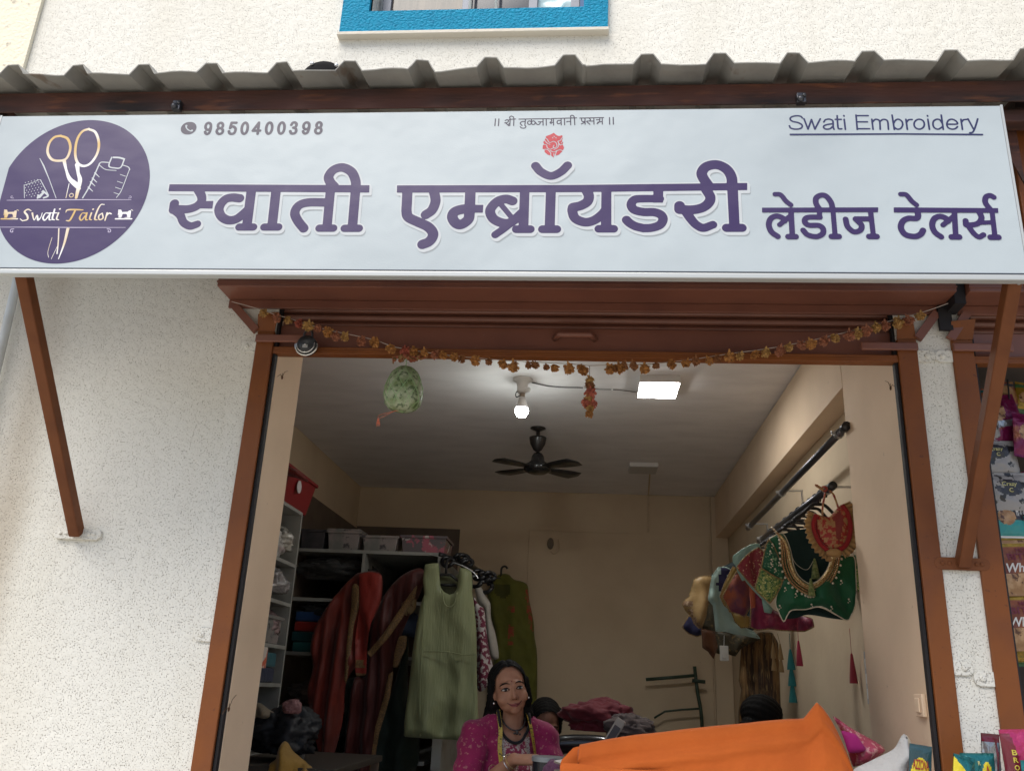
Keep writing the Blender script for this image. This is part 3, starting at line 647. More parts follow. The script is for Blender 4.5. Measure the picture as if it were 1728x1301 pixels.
# ------------------------------------------------------------------ rolling shutter of the tailor's shop
def shutter(name, label, x0, x1, hx0, hx1, zlip, frame_w, full=True, htop=3.30, lock=True):
    t = thing(name, label, 'shutter', ((x0+x1)/2, 2.95, .46))
    # hood box
    g = G(); yf = 2.868
    g.box(hx0, hx1, yf, yf+.004, 2.931, htop).box(hx0, hx1, yf+.004, 2.998, 2.931, 2.935).box(hx0, hx0+.004, yf+.004, 2.998, 2.935, htop).box(hx1-.004, hx1, yf+.004, 2.998, 2.935, htop)
    g.box(hx0+.004, hx1-.004, yf+.004, 2.998, htop-.004, htop)
    h = obj('hood', g, M['maroon'], t, bevel=.002)
    obj('hood_seam', G().box(hx0-.002, hx1+.002, yf-.003, yf-.0005, 2.945, 2.952), M['maroon'], h)
    obj('hood_lip', G().box(hx0+.002, hx1-.002, 2.985, 2.997, 2.895, 2.930), M['maroon'], t, bevel=.002)
    # curtain: curved slats above the bottom rail
    prof = []; z = zlip
    while z < 3.10:
        for k in range(6): u = k/6; prof.append((3.046+.012*math.sin(math.pi*u)*(-1)+(.008 if k == 0 else 0), z+.033*u))
        z += .033
    vs = [(x, y, z_) for x in (x0-.03, x1+.03) for y, z_ in prof]; n = len(prof)
    vs += [(x, y+.004, z_) for x in (x0-.03, x1+.03) for y, z_ in prof]
    obj('shutter_curtain', G().add(vs, [(i, i+1, n+i+1, n+i) for i in range(n-1)]+[(2*n+i, 3*n+i, 3*n+i+1, 2*n+i+1) for i in range(n-1)]), M['maroon'], t)
    g = G(); g.box(x0-.02, x1+.02, 3.024, 3.032, zlip-.10, zlip+.004); b = obj('bottom_rail', g, M['maroon'], t, bevel=.002)
    obj('rail_angle', G().box(x0-.012, x1+.012, 2.996, 3.038, zlip-.121, zlip-.103).box(x0-.012, x1+.012, 2.996, 3.000, zlip-.103, zlip-.094), M['brown'], t, bevel=.002)
    # guide channels
    for s_, xe in ((-1, x0), (1, x1)):
        xa, xb = (xe-frame_w, xe) if s_ < 0 else (xe, xe+frame_w)
        gr = obj('guide_channel', G().box(xa, xb, 2.988, 3.012, .46, 2.80), M['brown'], t, bevel=.003)
        xi0, xi1 = (xe, xe+.012) if s_ < 0 else (xe-.012, xe)
        obj('slot_dark_strip', G().box(min(xi0, xi1)+.001, max(xi0, xi1)-.001, 3.004, 3.028, .46, 2.93), M['blackgap'], gr)  # black strip stands in for the dark inside the shutter slot
        # flared ear at the top and a lug across the channel
        e = G(); xm = xa if s_ < 0 else xb
        e.add([(xa, 2.986, 2.80), (xb, 2.986, 2.80), (xb+s_*-.012, 2.968, 2.872), (xa, 2.968, 2.862)], [(0,1,2,3)]); e.add([(xa, 2.990, 2.80), (xb, 2.990, 2.80), (xb+s_*-.012, 2.972, 2.872), (xa, 2.972, 2.862)], [(3,2,1,0)])
        obj('channel_ear', e, M['brown'], gr)
        lx = (xa, xe+.13) if s_ < 0 else (xe-.13, xb)
        obj('lug', G().box(lx[0], lx[1], 2.974, 2.986, 2.752, 2.782), M['maroon'], gr, bevel=.004)
        # end bracket of the hood
        c_ = G(); ex = hx0 if s_ < 0 else hx1
        c_.bar((ex+s_*-.03, 2.985, 2.90), (xm+s_*.004, 2.985, 2.80), .02, .03); obj('hood_bracket', c_, M['maroon'], t)
        # plastered-over fixing tabs beside the channel
        for z in ((2.715, 1.66) if full else (2.715, 1.63)):
            xo = xa-.040 if s_ < 0 else xb+.040
            tb = G(); tb.box(min(xo, xm), max(xo, xm), 2.992, 2.9992, z, z+.045).lathe([(.0225, 0), (.0225, .0072), (0, .0075)], (xo, 2.9992, z+.0225), 20, Mx)
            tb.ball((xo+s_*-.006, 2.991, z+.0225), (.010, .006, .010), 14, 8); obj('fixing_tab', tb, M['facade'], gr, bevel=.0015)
    return t, b
SH, rail = shutter('rolling_shutter', 'maroon rolling shutter raised above the open tailor shop with orange-brown side channels', OX0, OX1, -1.40, 1.268, 2.835, .067)
ha = at(970, 574, 3.02)
g = G(); g.tube([(ha.x-.075, 3.022, ha.z+.006), (ha.x-.055, 2.985, ha.z+.008), (ha.x+.055, 2.985, ha.z+.008), (ha.x+.075, 3.022, ha.z+.006)], .012, 10); obj('handle', g, M['maroon'], rail, smooth=True)
SH2, r2 = shutter('rolling_shutter', 'maroon rolling shutter of the neighbouring snack shop at the right edge', 1.352, 3.9, 1.312, 4.1, 2.835, .073, False, 3.42)
# black plate standing in for the dark gap between the hoods
gb = thing('hood_gap_fill', 'black plate put in for the dark gap between the two shutter hoods', 'plate', (1.29, 2.95, 2.9))
obj('plate', G().box(1.271, 1.309, 2.90, 2.997, 2.90, 3.4), M['blackgap'], gb)
obj('gap_fill_foot', G().box(1.24, 1.285, 2.972, 2.985, 2.83, 2.925), M['blackgap'], gb)
pt = thing('steel_post', 'brown painted vertical post beside the right end of the sign', 'post', (1.40, 2.52, 2.70))
obj('post_tube', G().box(1.335, 1.405, 2.50, 2.57, 2.70, 3.33), M['brown'], pt, bevel=.004)
obj('shadow_triangle', G().add([(1.26, 2.46, 3.33), (1.335, 2.46, 3.33), (1.335, 2.46, 3.10)]+[(1.26, 2.466, 3.33), (1.335, 2.466, 3.33), (1.335, 2.466, 3.10)], [(0,1,2), (5,4,3), (0,2,5,3), (0,3,4,1), (1,4,5,2)]), M['rust'], pt)  # dark triangle shaped as the shadow between beam and sign end

# padlock
c = at(518, 583, 2.955)
pl = thing('padlock', 'round black padlock with a bright chrome rim hanging from the shutter rail', 'padlock', tuple(c))
obj('lock_body', G().lathe([(0, .018), (.034, .016), (.038, .008), (.038, -.014), (.034, -.018), (0, -.018)], c, 36, Mx), mat('worn_black_enamel', (.018, .02, .024), .35, var=(30, .5, .7, (.06, .065, .07))), pl, smooth=True)
for r_, w_ in ((.041, .004), (.033, .0025)):
    pts = [c+Vector((r_*math.cos(t_), -.016 if r_ < .04 else -.006, r_*math.sin(t_))) for t_ in [R(170+200*k/24) for k in range(25)]]
    obj('chrome_rim', G().tube(pts, w_, 8), M['chrome'], pl, smooth=True)
obj('key_plate', G().box(c.x-.010, c.x+.010, c.y-.0205, c.y-.0182, c.z-.016, c.z-.004).ball((c.x, c.y-.021, c.z-.004), .004), M['galv'], pl, bevel=.001)
pts = [c+Vector((.016*math.cos(t_), .0, .036+.03*math.sin(t_))) for t_ in [R(-10+200*k/14) for k in range(15)]]
obj('shackle', G().tube(pts, .0045, 8), M['steel'], pl, smooth=True)

# ------------------------------------------------------------------ garland of dried marigolds
GY = 2.945
fl_cols = [(.52, .25, .07), (.46, .19, .10), (.56, .34, .11), (.36, .16, .06), (.50, .14, .085)]
FM = [mat('dried_petal', c_, .8, var=(120, .35, .65, (c_[0]*.6, c_[1]*.55, c_[2]*.6))) for c_ in fl_cols]
def flower_mesh(seed, n=80):
    rnd = random.Random(seed); g = G(); sx = 1+rnd.uniform(-.15, .2)
    g.ball((0, 0, -.001), (.009*sx, .009, .010), 10, 7)
    for k in range(n):
        d = Vector((rnd.gauss(0, 1), rnd.gauss(0, 1), rnd.gauss(-.25, .8))).normalized(); r0, r1 = .007, rnd.uniform(.012, .0185)
        u = d.orthogonal().normalized(); u.rotate(Matrix.Rotation(rnd.uniform(0, 6.3), 3, d)); v = d.cross(u); w_ = rnd.uniform(.0025, .0048)
        cu = v*rnd.uniform(-.005, .005)
        P = [d*r0-u*w_*.5, d*r0+u*w_*.5, d*(r0+r1)*.55+u*w_+cu*.4, d*(r0+r1)*.55-u*w_+cu*.4, d*r1+u*w_*.8+cu+Vector((0,0,-.002)), d*r1-u*w_*.8+cu+Vector((0,0,-.002))]
        P = [Vector((p.x*sx, p.y*.85, p.z)) for p in P]
        g.add(P, [(0,1,2,3), (3,2,4,5)])
    g.tube([(0,0,.008), (0,0,.019)], [.004, .002], 6)
    return g
gl = thing('marigold_garland', 'string of dried brown and orange marigolds sagging across the shop opening', 'garland', (0, GY, 2.7))
pxs = [(391,509),(420,517),(445,524),(467,532),(487,537),(505,543),(553,557),(583,563),(633,574),(660,584),(690,590),(735,597),(780,602),(849,608),(903,611),(960,614),(995,617),(1030,616),(1088,615),(1158,608),(1231,597),(1291,589),(1352,578),(1410,565),(1461,553),(1516,538),(1560,526),(1600,512)]
pts = [at(x, y, GY-(.02 if i in (0, 27) else 0)) for i, (x, y) in enumerate(pxs)]
obj('string', G().tube([Vector(p) for p in cr(pts, 3)], .0016, 5), mat('cotton_string', (.45, .38, .33), .9), gl)
fpx = [(445,528,2),(467,536,1),(487,540,2),(505,545,4),(521,549,2),(537,554,1),(553,560,0),(566,567,1),(583,567,2),(611,575,1),(633,577,0),(660,588,0),(684,592,4),(698,592,0),(716,594,0),(735,598,1),(748,599,0),(766,602,0),(780,605,3),(803,608,0),(825,610,3),(849,614,0),(866,617,0),(891,615,3),(903,615,3),(922,619,3),(936,621,0),(960,621,0),(980,621,0),(986,625,0),(1029,622,0),(1038,622,3),(1046,620,0),(1054,617,3),(1069,616,3),(1088,621,0),(1107,617,3),(1133,615,0),(1158,612,0),(1174,608,3),(1196,608,0),(1210,605,3),(1231,601,0),(1249,600,2),(1274,598,0),(1292,594,2),(1317,591,1),(1331,585,2),(1352,582,1),(1368,579,0),(1391,575,1),(1410,570,2),(1433,565,1),(1447,562,2),(1461,557,1),(1478,552,2),(1494,549,1),(1516,543,2),(1533,539,1),(1553,532,2),
       (995,641,2),(996,650,3),(996,662,4),(994,672,2),(991,679,4),(1000,681,4),(995,688,2),(995,698,0)]
protos = {}
for i, (x, y, k) in enumerate(fpx):
    v = (i*7) % 5
    if v not in protos:
        g_ = flower_mesh(v+3); me = bpy.data.meshes.new('flower'); me.from_pydata(g_.v, [], g_.f); me.update(); protos[v] = me
    o = bpy.data.objects.new('flower', protos[v]); COL.objects.link(o); o.parent = gl
    if not protos[v].materials: protos[v].materials.append(FM[0])
    o.material_slots[0].link = 'OBJECT'; o.material_slots[0].material = FM[k]
    s_ = random.uniform(.9, 1.25)*(.92 if k == 3 else 1.12); o.scale = (s_, s_, s_*random.uniform(.9, 1.1))
    o.rotation_euler = (random.uniform(-.5, .5), random.uniform(-.5, .5), random.uniform(0, 6))
    o.location = at(x, y, GY-.004)-ORG[gl.name]; ORG[o.name] = ORG[gl.name]
p0, p1 = at(995, 618, GY), at(995, 700, GY)
obj('drop_string', G().tube([p0, p1], .0012, 5), mat('dark_string', (.12, .09, .07), .9), gl)

# ------------------------------------------------------------------ ash gourd in a net
GO = 2.955
top, bot = at(685, 618, GO), at(685, 695, GO); hh = (top.z-bot.z); rr = (at(717, 655, GO).x-at(653, 655, GO).x)/2; gc = Vector((top.x, GO-.0, bot.z))
gd = thing('hanging_gourd', 'green ash gourd in a string net hanging under the garland', 'gourd', (gc.x, GO, top.z))
prof = [(0, 0), (.035, .003), (.06, .012), (.078, .03), (.085, .058), (.083, .09), (.072, .12), (.055, .145), (.03, .162), (0, .168)]
kx, kz = rr/.085, hh/.168
prof = [(r_*kx, z_*kz) for r_, z_ in prof]
obj('gourd_body', G().lathe([tuple(p) for p in cr(prof, 3)], gc, 36), mat('gourd_skin', (.13, .19, .065), .5, var=(26, .33, .58, (.40, .44, .32), .8, 8), var2=(75, .52, .60, (.05, .085, .03), .8, 5)), gd, smooth=True)
net = G(); pr = lambda t_: (float(np.interp(t_, [z_/hh for _, z_ in prof], [r_ for r_, _ in prof]))+.001)
for s_ in (1, -1):
    for k in range(9):
        pts = []
        for j in range(24):
            t_ = j/23; a_ = 2*math.pi*k/9+s_*t_*1.55; r_ = pr(t_); pts.append(gc+Vector((r_*math.cos(a_), r_*math.sin(a_), t_*hh)))
        pts.append(gc+Vector((0, 0, hh+.03))); net.tube(pts, .0011, 4, False)
obj('net', net, mat('green_net', (.26, .42, .20), .7), gd)
kn = gc+Vector((0, 0, hh+.035))
g = G()
for k in range(40):
    d = Vector((random.gauss(0, 1)*1.6, random.gauss(0, 1)*.7, random.gauss(0, 1)*.5)); g.ball(kn+d*.011, random.uniform(.005, .010), 7, 5)
g.tube([kn+Vector((-.025,-.01,.0)), kn+Vector((-.05,-.012,-.005)), kn+Vector((-.045,-.012,-.03))], .003, 6)
g.tube([kn+Vector((.02,-.01,.0)), kn+Vector((.055,-.012,-.012)), kn+Vector((.08,-.01,.0))], .003, 6)
obj('knot', g, mat('faded_red_cloth', (.28, .07, .04), .85, var=(80, .4, .6, (.25, .16, .06))), gd)
g = G(); q0 = gc+Vector((0, -.01, .004))
g.tube([Vector(p) for p in cr([q0, q0+Vector((-.035, 0, -.008)), q0+Vector((-.078, 0, -.022)), q0+Vector((-.083, 0, -.036))], 5)], .0011, 5)
g.tube([Vector(p) for p in cr([q0+Vector((-.02,0,-.002)), q0+Vector((-.055, 0, -.022)), q0+Vector((-.08, 0, -.036))], 5)], .0011, 5)
for dx in (-.004, 0, .004): g.tube([q0+Vector((-.081, 0, -.034)), q0+Vector((-.080+dx, 0, -.050)), q0+Vector((-.078+dx*1.6, 0, -.064))], [.003, .0025, .0008], 5)
obj('tassel', g, mat('orange_thread', (.50, .14, .08), .8), gd)
# ------------------------------------------------------------------ cloth helper
def seg_noise(x, z, s): return noise.noise((x*s, z*s*.4, s*1.7))
def fabric(name, col, rough=.85, weave=900, var=None, var2=None, spots=None, sheen=.15, **k):
    return mat(name, col, rough, spec=.25, sheen=sheen, bump=(weave, .0004, 1, .6), bump2=(26, .006, 4, .7), var=var or (9, .35, .7, tuple(c*.82 for c in col)), var2=var2, spots=spots, **k)
def cloth(name, org, px, Y, m, parent=None, thick=.02, amp=.01, crease=1., freq=24, cell=.014, R_=.05, slope=0, yaw=0, sway=0., smooth_px=True, label=None, holes=(), zones=None, seed=0, lean=0, trim_r=0, trim_m=None):
    """hanging garment piece: outline seen on plane Y, given real thickness, folds and rounded edges.
    px in the units of a close-up org=(ox,oy,scale); zones = [(polygon, material index)]"""
    ox, oy, sc = org
    conv = lambda P: [(q.x, q.z) for q in (at(ox+u/sc, oy+v/sc, Y) for u, v in P)]
    P = conv(px)
    if smooth_px:
        c_ = cr(P+[P[0]], 3); P = [tuple(q) for q in c_[:-1]]
    a = np.array(P); F = Field(a[:, 0].min()-.03, a[:, 0].max()+.03, a[:, 1].min()-.03, a[:, 1].max()+.03, cell)
    F.poly(P, full=True)
    for h in holes: F.poly(conv(h), neg=True, full=True)
    V, Fc = F.mesh(); xm = a[:, 0].mean(); zt, zb = a[:, 1].max(), a[:, 1].min()
    def dist(x, z):
        i = min(max((x-F.x0)/cell, 0), F.nx-1.001); j = min(max((z-F.z0)/cell, 0), F.nz-1.001); i0, j0 = int(i), int(j); u, v = i-i0, j-j0; D = F.D
        return -(D[j0, i0]*(1-u)*(1-v)+D[j0, i0+1]*u*(1-v)+D[j0+1, i0]*(1-u)*v+D[j0+1, i0+1]*u*v)
    vs = []; n = len(V); NT = 0; Vall = list(V)
    if trim_r:     # stitched hem rolled along the outline
        per = sum(math.dist(P[i], P[(i+1) % len(P)]) for i in range(len(P))); NT = max(24, int(per/.012)); out = []
        for i in range(len(P)):
            a_, b_ = P[i], P[(i+1) % len(P)]; k_ = max(1, int(round(math.dist(a_, b_)/.012)))
            out += [(a_[0]+(b_[0]-a_[0])*q/k_, a_[1]+(b_[1]-a_[1])*q/k_) for q in range(k_)]
        NT = len(out); Vall += out
    for s_ in (-1, 1):
        for x, z in Vall:
            d = max(0, dist(x, z)); t_ = (zt-z)/(zt-zb+1e-6); e = math.sqrt(max(0, 1-(1-min(d/R_, 1))**2))
            ph = noise.noise((x*3+seed, z*1.2, seed))*2.5
            f_ = amp*(.25+t_)*(math.sin(x*freq*2+ph*1.5+z*2)*.6+math.sin(x*freq*.9+ph+seed)*.6)+amp*.9*noise.noise((x*8+seed, z*6, seed+.5))-crease*amp*.75*(1-2.4*abs(noise.noise((x*9+z*4+seed, z*3.2-x, seed+2.5))))*(.4+t_)-crease*amp*.35*(1-2.4*abs(noise.noise((x*22+seed, z*9+x*6, seed+7.5))))
            y = Y+f_*min(1, .3+d/R_)+s_*thick*e*(1 if s_ < 0 else .5)+slope*(x-xm)-lean*t_
            vs.append((x+sway*t_*math.sin(z*9), y, z))
    tr = [Vector(p) for p in vs[n:n+NT]]; vs = vs[:n]+vs[n+NT:2*n+NT]
    fs = [tuple(f) for f in Fc]+[tuple(i+n for i in f)[::-1] for f in Fc]
    g = G().add(vs, fs); tg2 = G().tube(tr+tr[:1], trim_r, 6, False) if NT else None
    if zones:
        zp = [(conv(p), mi) for p, mi in zones]
        for k, f in enumerate(fs):
            cx_ = sum(vs[i][0] for i in f)/len(f); cz_ = sum(vs[i][2] for i in f)/len(f)
            for p, mi in zp:
                ins = False
                for i in range(len(p)):
                    a_, b_ = p[i], p[(i+1) % len(p)]
                    if (a_[1] > cz_) != (b_[1] > cz_) and cx_ < (b_[0]-a_[0])*(cz_-a_[1])/(b_[1]-a_[1])+a_[0]: ins = not ins
                if ins: g.m[k] = mi
    o = obj(name, g, m, None, smooth=True, loc=(xm, Y, zt), label=label) if parent is None else obj(name, g, m, parent, smooth=True, label=label)
    if tg2: obj('hem', tg2, trim_m or (m[0] if isinstance(m, (list, tuple)) else m), o, smooth=True)
    return o
def strand(org, pts, Y, r, n=6, sm=6):
    ox, oy, sc = org; P = [at(ox+u/sc, oy+v/sc, Y) for u, v in pts]
    return G().tube([Vector(p) for p in cr(P, sm)], r, n)
def tassel(name, org, u, v, hh, Y, m, parent, tiers=1, w=.016):
    """bell shaped thread tassel(s), top at close-up point u,v"""
    g = G(); p = at(org[0]+u/org[2], org[1]+v/org[2], Y)
    for k in range(tiers):
        z = p.z-k*hh*.78
        vs = [(.003, 0), (w*.3, -.006), (w*.55, -hh*.35), (w*.85, -hh*.75), (w, -hh), (w*.4, -hh+.004)]
        g.lathe([(r_*(1+.0*k), zz) for r_, zz in vs], (p.x, p.y, z), 12)
    return obj(name, g, m, parent)
def hanger(p, yaw, w, m, label=None):
    """black plastic clothes hanger, p = centre of the bar under the rail"""
    t = thing('clothes_hanger', label, 'hanger', tuple(p), 'black hangers on the clothes rail')
    Mz = Matrix.Rotation(yaw, 3, 'Z')
    q = lambda x, z: Vector(p)+Mz @ Vector((x, 0, z))
    obj('shoulder_bar', G().tube([Vector(a_) for a_ in cr([q(-w, -.115), q(-w*.6, -.085), q(-.03, -.045), q(0, -.040), q(.03, -.045), q(w*.6, -.085), q(w, -.115)], 4)], .008, 8).tube([q(-w, -.115), q(w, -.115)], .005, 8), m, t, smooth=True)
    obj('hook', G().tube([q(0, -.04), q(0, -.01)]+[q(.019-.019*math.cos(a_), .004+.022*math.sin(a_)) for a_ in [R(10+22*k) for k in range(10)]], .0055, 8), m, t, smooth=True)
    return t

# ------------------------------------------------------------------ neighbouring snack shop
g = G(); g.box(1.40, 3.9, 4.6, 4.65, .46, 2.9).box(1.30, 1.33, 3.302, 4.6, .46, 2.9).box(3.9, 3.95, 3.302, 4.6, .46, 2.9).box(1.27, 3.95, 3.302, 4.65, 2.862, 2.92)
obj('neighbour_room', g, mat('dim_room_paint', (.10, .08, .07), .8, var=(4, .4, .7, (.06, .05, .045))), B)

# ------------------------------------------------------------------ ceiling fittings
lamp = lambda name, c_, s_: mat(name, (.9, .9, .9), .4, emit=(c_, s_))
c = atz(882, 640, 3.212)
bl = thing('bulb_lamp', 'lit LED bulb in a white angled ceiling holder above the shop entrance', 'bulb', tuple(c))
wp = mat('white_plastic', (.72, .70, .67), .35)
obj('holder', G().lathe([(.056, 0), (.056, -.008), (.036, -.018), (.028, -.05), (.030, -.072), (.022, -.085), (0, -.086)], c, 28).tube([c+Vector((.0, -.01, -.065)), c+Vector((.045, -.02, -.07))], .014, 10), wp, bl, smooth=True)
obj('lamp_cap', G().lathe([(.015, -.075), (.016, -.098), (.014, -.104), (.018, -.112), (0, -.113)], c+Vector((.002, 0, 0)), 20), mat('brass_cap', (.30, .24, .18), .35, metal=.7), bl, smooth=True)
obj('bulb_body', G().lathe([(.017, -.108), (.024, -.135), (.034, -.165), (.036, -.172), (0, -.172)], c+Vector((.002, 0, 0)), 24), wp, bl, smooth=True)
obj('bulb_globe', G().lathe([(.035, -.172), (.037, -.185), (.034, -.203), (.024, -.218), (.010, -.2245), (0, -.225)], c+Vector((.002, 0, 0)), 24), lamp('lit_globe', (.93, 1, .97), 66), bl, smooth=True)
obj('loose_wire', G().tube([Vector(p) for p in cr([c+Vector((-.022, -.01, -.07)), c+Vector((-.034, -.01, -.09)), c+Vector((-.03, -.01, -.11)), c+Vector((-.012, -.01, -.102))], 5)], .003, 6), M['black'], bl)
e = c
def panel(p, q, lit, label, dz):
    x0, x1, y0, y1 = p.x, q.x, p.y, q.y
    t = thing('ceiling_panel_light', label, 'panel light', ((x0+x1)/2, (y0+y1)/2, 3.21))
    obj('panel_frame', G().box(x0-.006, x1+.006, y0-.006, y1+.006, 3.211-dz, 3.2115), mat('panel_white', (.62, .60, .58), .45), t, bevel=.002)
    obj('diffuser', G().box(x0, x1, y0, y1, 3.211-dz-.003, 3.211-dz-.0005), lamp('lit_diffuser', (1, 1, .98), 40) if lit else mat('unlit_diffuser', (.5, .48, .46), .4), t)
pa, pb = atz(1081, 645, 3.17), atz(1137, 671, 3.17)
panel(pa, Vector((pa.x+.21, pb.y, 0)), True, 'lit square LED panel on the ceiling near the entrance', .042)
pa, pb = atz(1064, 787, 3.18), atz(1110, 787, 3.18)
panel(pa, Vector((pb.x, pa.y+.22, 0)), False, 'unlit square panel light farther back on the ceiling', .03)
w_ = thing('ceiling_wire', 'thin twin wire clipped along the ceiling between the bulb holder and the lit panel', 'wire', tuple(e+Vector((.05, 0, 0))))
pts = [atz(x, y, 3.205) for x, y in ((897, 645), (925, 651), (950, 653), (985, 654), (1010, 657), (1040, 658), (1076, 662))]
obj('cable', G().tube([Vector(p) for p in cr(pts, 4)], .0022, 5).tube([Vector(p)+Vector((0, .012, 0)) for p in cr(pts[:4], 4)], .0018, 5), mat('grey_wire', (.10, .09, .09), .6), w_)
for x, y in ((985, 654), (1033, 658)): p = atz(x, y, 3.204); obj('clip', G().box(p.x-.004, p.x+.004, p.y-.006, p.y+.012, 3.200, 3.2115), wp, w_)
cd = thing('wall_conduit', 'thin painted conduit running from the unlit panel to the back wall and down it', 'conduit', (.46, 7.54, 2.9))
p0 = atz(1097, 795, 3.205); p1 = at(1094, 838, 7.54); p2 = at(1094, 897, 7.54)
obj('conduit', G().tube([p0, Vector((p1.x, 7.535, 3.204)), Vector((p1.x, 7.54, 3.19)), Vector((p2.x, 7.54, p2.z))], .006, 8), M['cream2'], cd)
# fan
c = atz(908, 722, 3.212); bz = 2.935
fan = thing('ceiling_fan', 'dark brown four-bladed ceiling fan', 'fan', tuple(c)); fb = mat('fan_brown', (.018, .015, .014), .35)
fx = c.x+.004; fy = c.y+.03; zz = bz-3.212
obj('canopy', G().lathe([(.05, 0), (.052, -.006), (.02, -.02), (.012, -.022), (0, -.022)], c, 28), fb, fan, smooth=True)
obj('down_rod', G().tube([c+Vector((0, 0, -.01)), Vector((fx, fy, bz+.09))], .012, 12).lathe([(.058, -.065), (.057, -.075), (.050, -.11), (.028, -.150), (.014, -.16), (0, -.16)], c+Vector((.001, .01, 0)), 28), fb, fan, smooth=True)
fc = Vector((fx, fy, bz))
obj('motor', G().lathe([(.012, .115), (.028, .108), (.040, .09), (.046, .055), (.060, .045), (.060, .035), (.085, .03), (.092, .012), (.090, -.008), (.060, -.024), (0, -.026)], fc, 36), mat('fan_dark', (.014, .013, .013), .25), fan, smooth=True)
for k in range(4):
    a_ = R((36, 142, 216, 322)[k]); d = Vector((math.cos(a_), math.sin(a_), 0)); s_ = Vector((-d.y, d.x, 0)); vs = []; n = 12
    for i in range(n+1):
        t_ = i/n; r_ = .07+.26*t_; w0 = .040+.038*math.sin(min(1, t_*1.25)*math.pi/2); w0 *= 1 if t_ < .9 else math.sqrt(max(.02, 1-((t_-.9)/.1)**2))
        for u in (-1, 1): vs.append(fc+d*r_+s_*(u*w0+.01*t_)+Vector((0, 0, .012-u*w0*.05)))
    g = G().add(vs, [(2*i, 2*i+1, 2*i+3, 2*i+2) for i in range(n)]); o = obj('blade', g, fb, fan, smooth=True)
    sm_ = o.modifiers.new('solid', 'SOLIDIFY'); sm_.thickness = .004

# ------------------------------------------------------------------ right wall: rails
def rail_thing(label, X, Y0, Y1, z0, z1, arms):
    t = thing('clothes_rail', label, 'clothes rail', (X, Y0, z0)); d = (z1-z0)/(Y1-Y0)
    obj('tube', G().tube([(X, Y0, z0), (X, Y1, z1)], .0165, 14), M['steel'], t, smooth=True)
    obj('end_cap', G().tube([(X, Y0-.022, z0), (X, Y0+.03, z0)], .0185, 14), M['black'], t, smooth=True)
    for y in arms:
        z = z0+(y-Y0)*d; b = obj('bracket', G().bar((X-.006, y, z+.012), (1.192, y, z+.016), .012, .008).box(1.181, 1.1895, y-.008, y+.008, z-.07, z+.02), M['galv'], t)
        obj('clamp_ring', G().tube([(X, y-.010, z), (X, y+.010, z)], .0215, 14).box(X-.032, X-.018, y-.005, y+.005, z-.002, z+.012), M['galv'], b)
RX1, RX2 = 1.075, 1.05
rail_thing('empty steel clothes rail bracketed high on the right wall', RX1, 3.62, 5.95, 2.660, 2.650, (3.72, 4.88, 5.86))
rail_thing('steel clothes rail on the right wall carrying the hung blouses', RX2, 3.80, 5.45, 2.445, 2.480, (3.87, 5.36))
hb = mat('hanger_black', (.010, .010, .012), .35)
for k, (y, yaw, w_) in enumerate(((4.02,.05,.19), (4.12,.2,.18), (4.22,.12,.19), (4.33,.3,.18), (4.46,.15,.19), (4.60,.25,.18), (4.76,.2,.18), (4.95,.15,.18), (5.15,.1,.18))):
    hanger((RX2-.004, y, 2.445+(y-3.8)*.021+.003), yaw, w_*.62, hb, 'black plastic hanger hooked over the loaded clothes rail')

OR6 = (1240, 800, 5.004); OR7 = (1130, 920, 4.645)
green = fabric('green_silk', (.012, .105, .042), .5, var=(10, .35, .7, (.008, .07, .03)), spots=None)
dgreen = fabric('dark_green_lining', (.010, .030, .028), .8)
goldb = mat('antique_gold', (.38, .24, .08), .4, metal=.5, bump=(300, .001), var=(160, .42, .6, (.62, .48, .25)), var2=(220, .55, .62, (.12, .05, .02)))
beadm = mat('pearl_bead', (.62, .55, .42), .25)
brocade = fabric('green_gold_brocade', (.20, .24, .06), .5, var=(70, .44, .56, (.03, .10, .03)), var2=(110, .55, .62, (.45, .42, .16)))
checkm = fabric('green_check_zari', (.010, .075, .035), .6, var=(90, .56, .64, (.20, .30, .16)))
# green blouse
goldh = fabric('gold_piping', (.30, .19, .07), .5, var=(200, .45, .55, (.16, .09, .03)))
YG = 4.0
gb_ = thing('green_blouse', 'dark green silk blouse with a beaded gold neckline and brocade cuffs', 'blouse', tuple(at(1330, 905, YG)))
back_ = cloth('back_panel', OR6, [(350,515),(420,500),(520,470),(640,460),(760,480),(850,560),(870,700),(850,860),(700,960),(560,960),(450,900),(430,700)], YG+.09, dgreen, gb_, .006, .004)
body = cloth('bodice', OR6, [(290,545),(345,515),(400,502),(440,560),(470,650),(492,770),(535,860),(600,915),(645,925),(705,895),(775,810),(815,700),(822,660),(872,670),(960,690),(1010,705),(1024,860),(1020,1090),(985,1190),(945,1232),(850,1185),(720,1118),(600,1140),(480,1147),(440,1195),(415,1242),(372,1160),(345,1080),(372,960),(412,880),(400,800),(350,690)], YG, green, gb_, .016, .018, 1., 18, .010, .04, trim_r=.003, trim_m=beadm)
cloth('hem_lining', OR6, [(425,1225),(480,1152),(600,1146),(720,1125),(850,1190),(935,1228),(800,1215),(620,1185),(520,1215)], YG+.06, dgreen, gb_, .006, .003, cell=.01)
cloth('sleeve', OR6, [(285,555),(320,590),(365,690),(420,820),(425,860),(400,900),(320,850),(225,790),(245,690),(265,600)], YG-.02, checkm, gb_, .022, .006, 1., 20, .010, trim_r=.0035, trim_m=goldh, smooth_px=False)
cloth('cuff', OR6, [(222,795),(310,852),(402,897),(385,950),(340,1030),(297,1087),(225,1025),(170,968),(195,880)], YG-.035, brocade, gb_, .020, .003, 1., 20, .010, trim_r=.0035, trim_m=goldh, smooth_px=False)
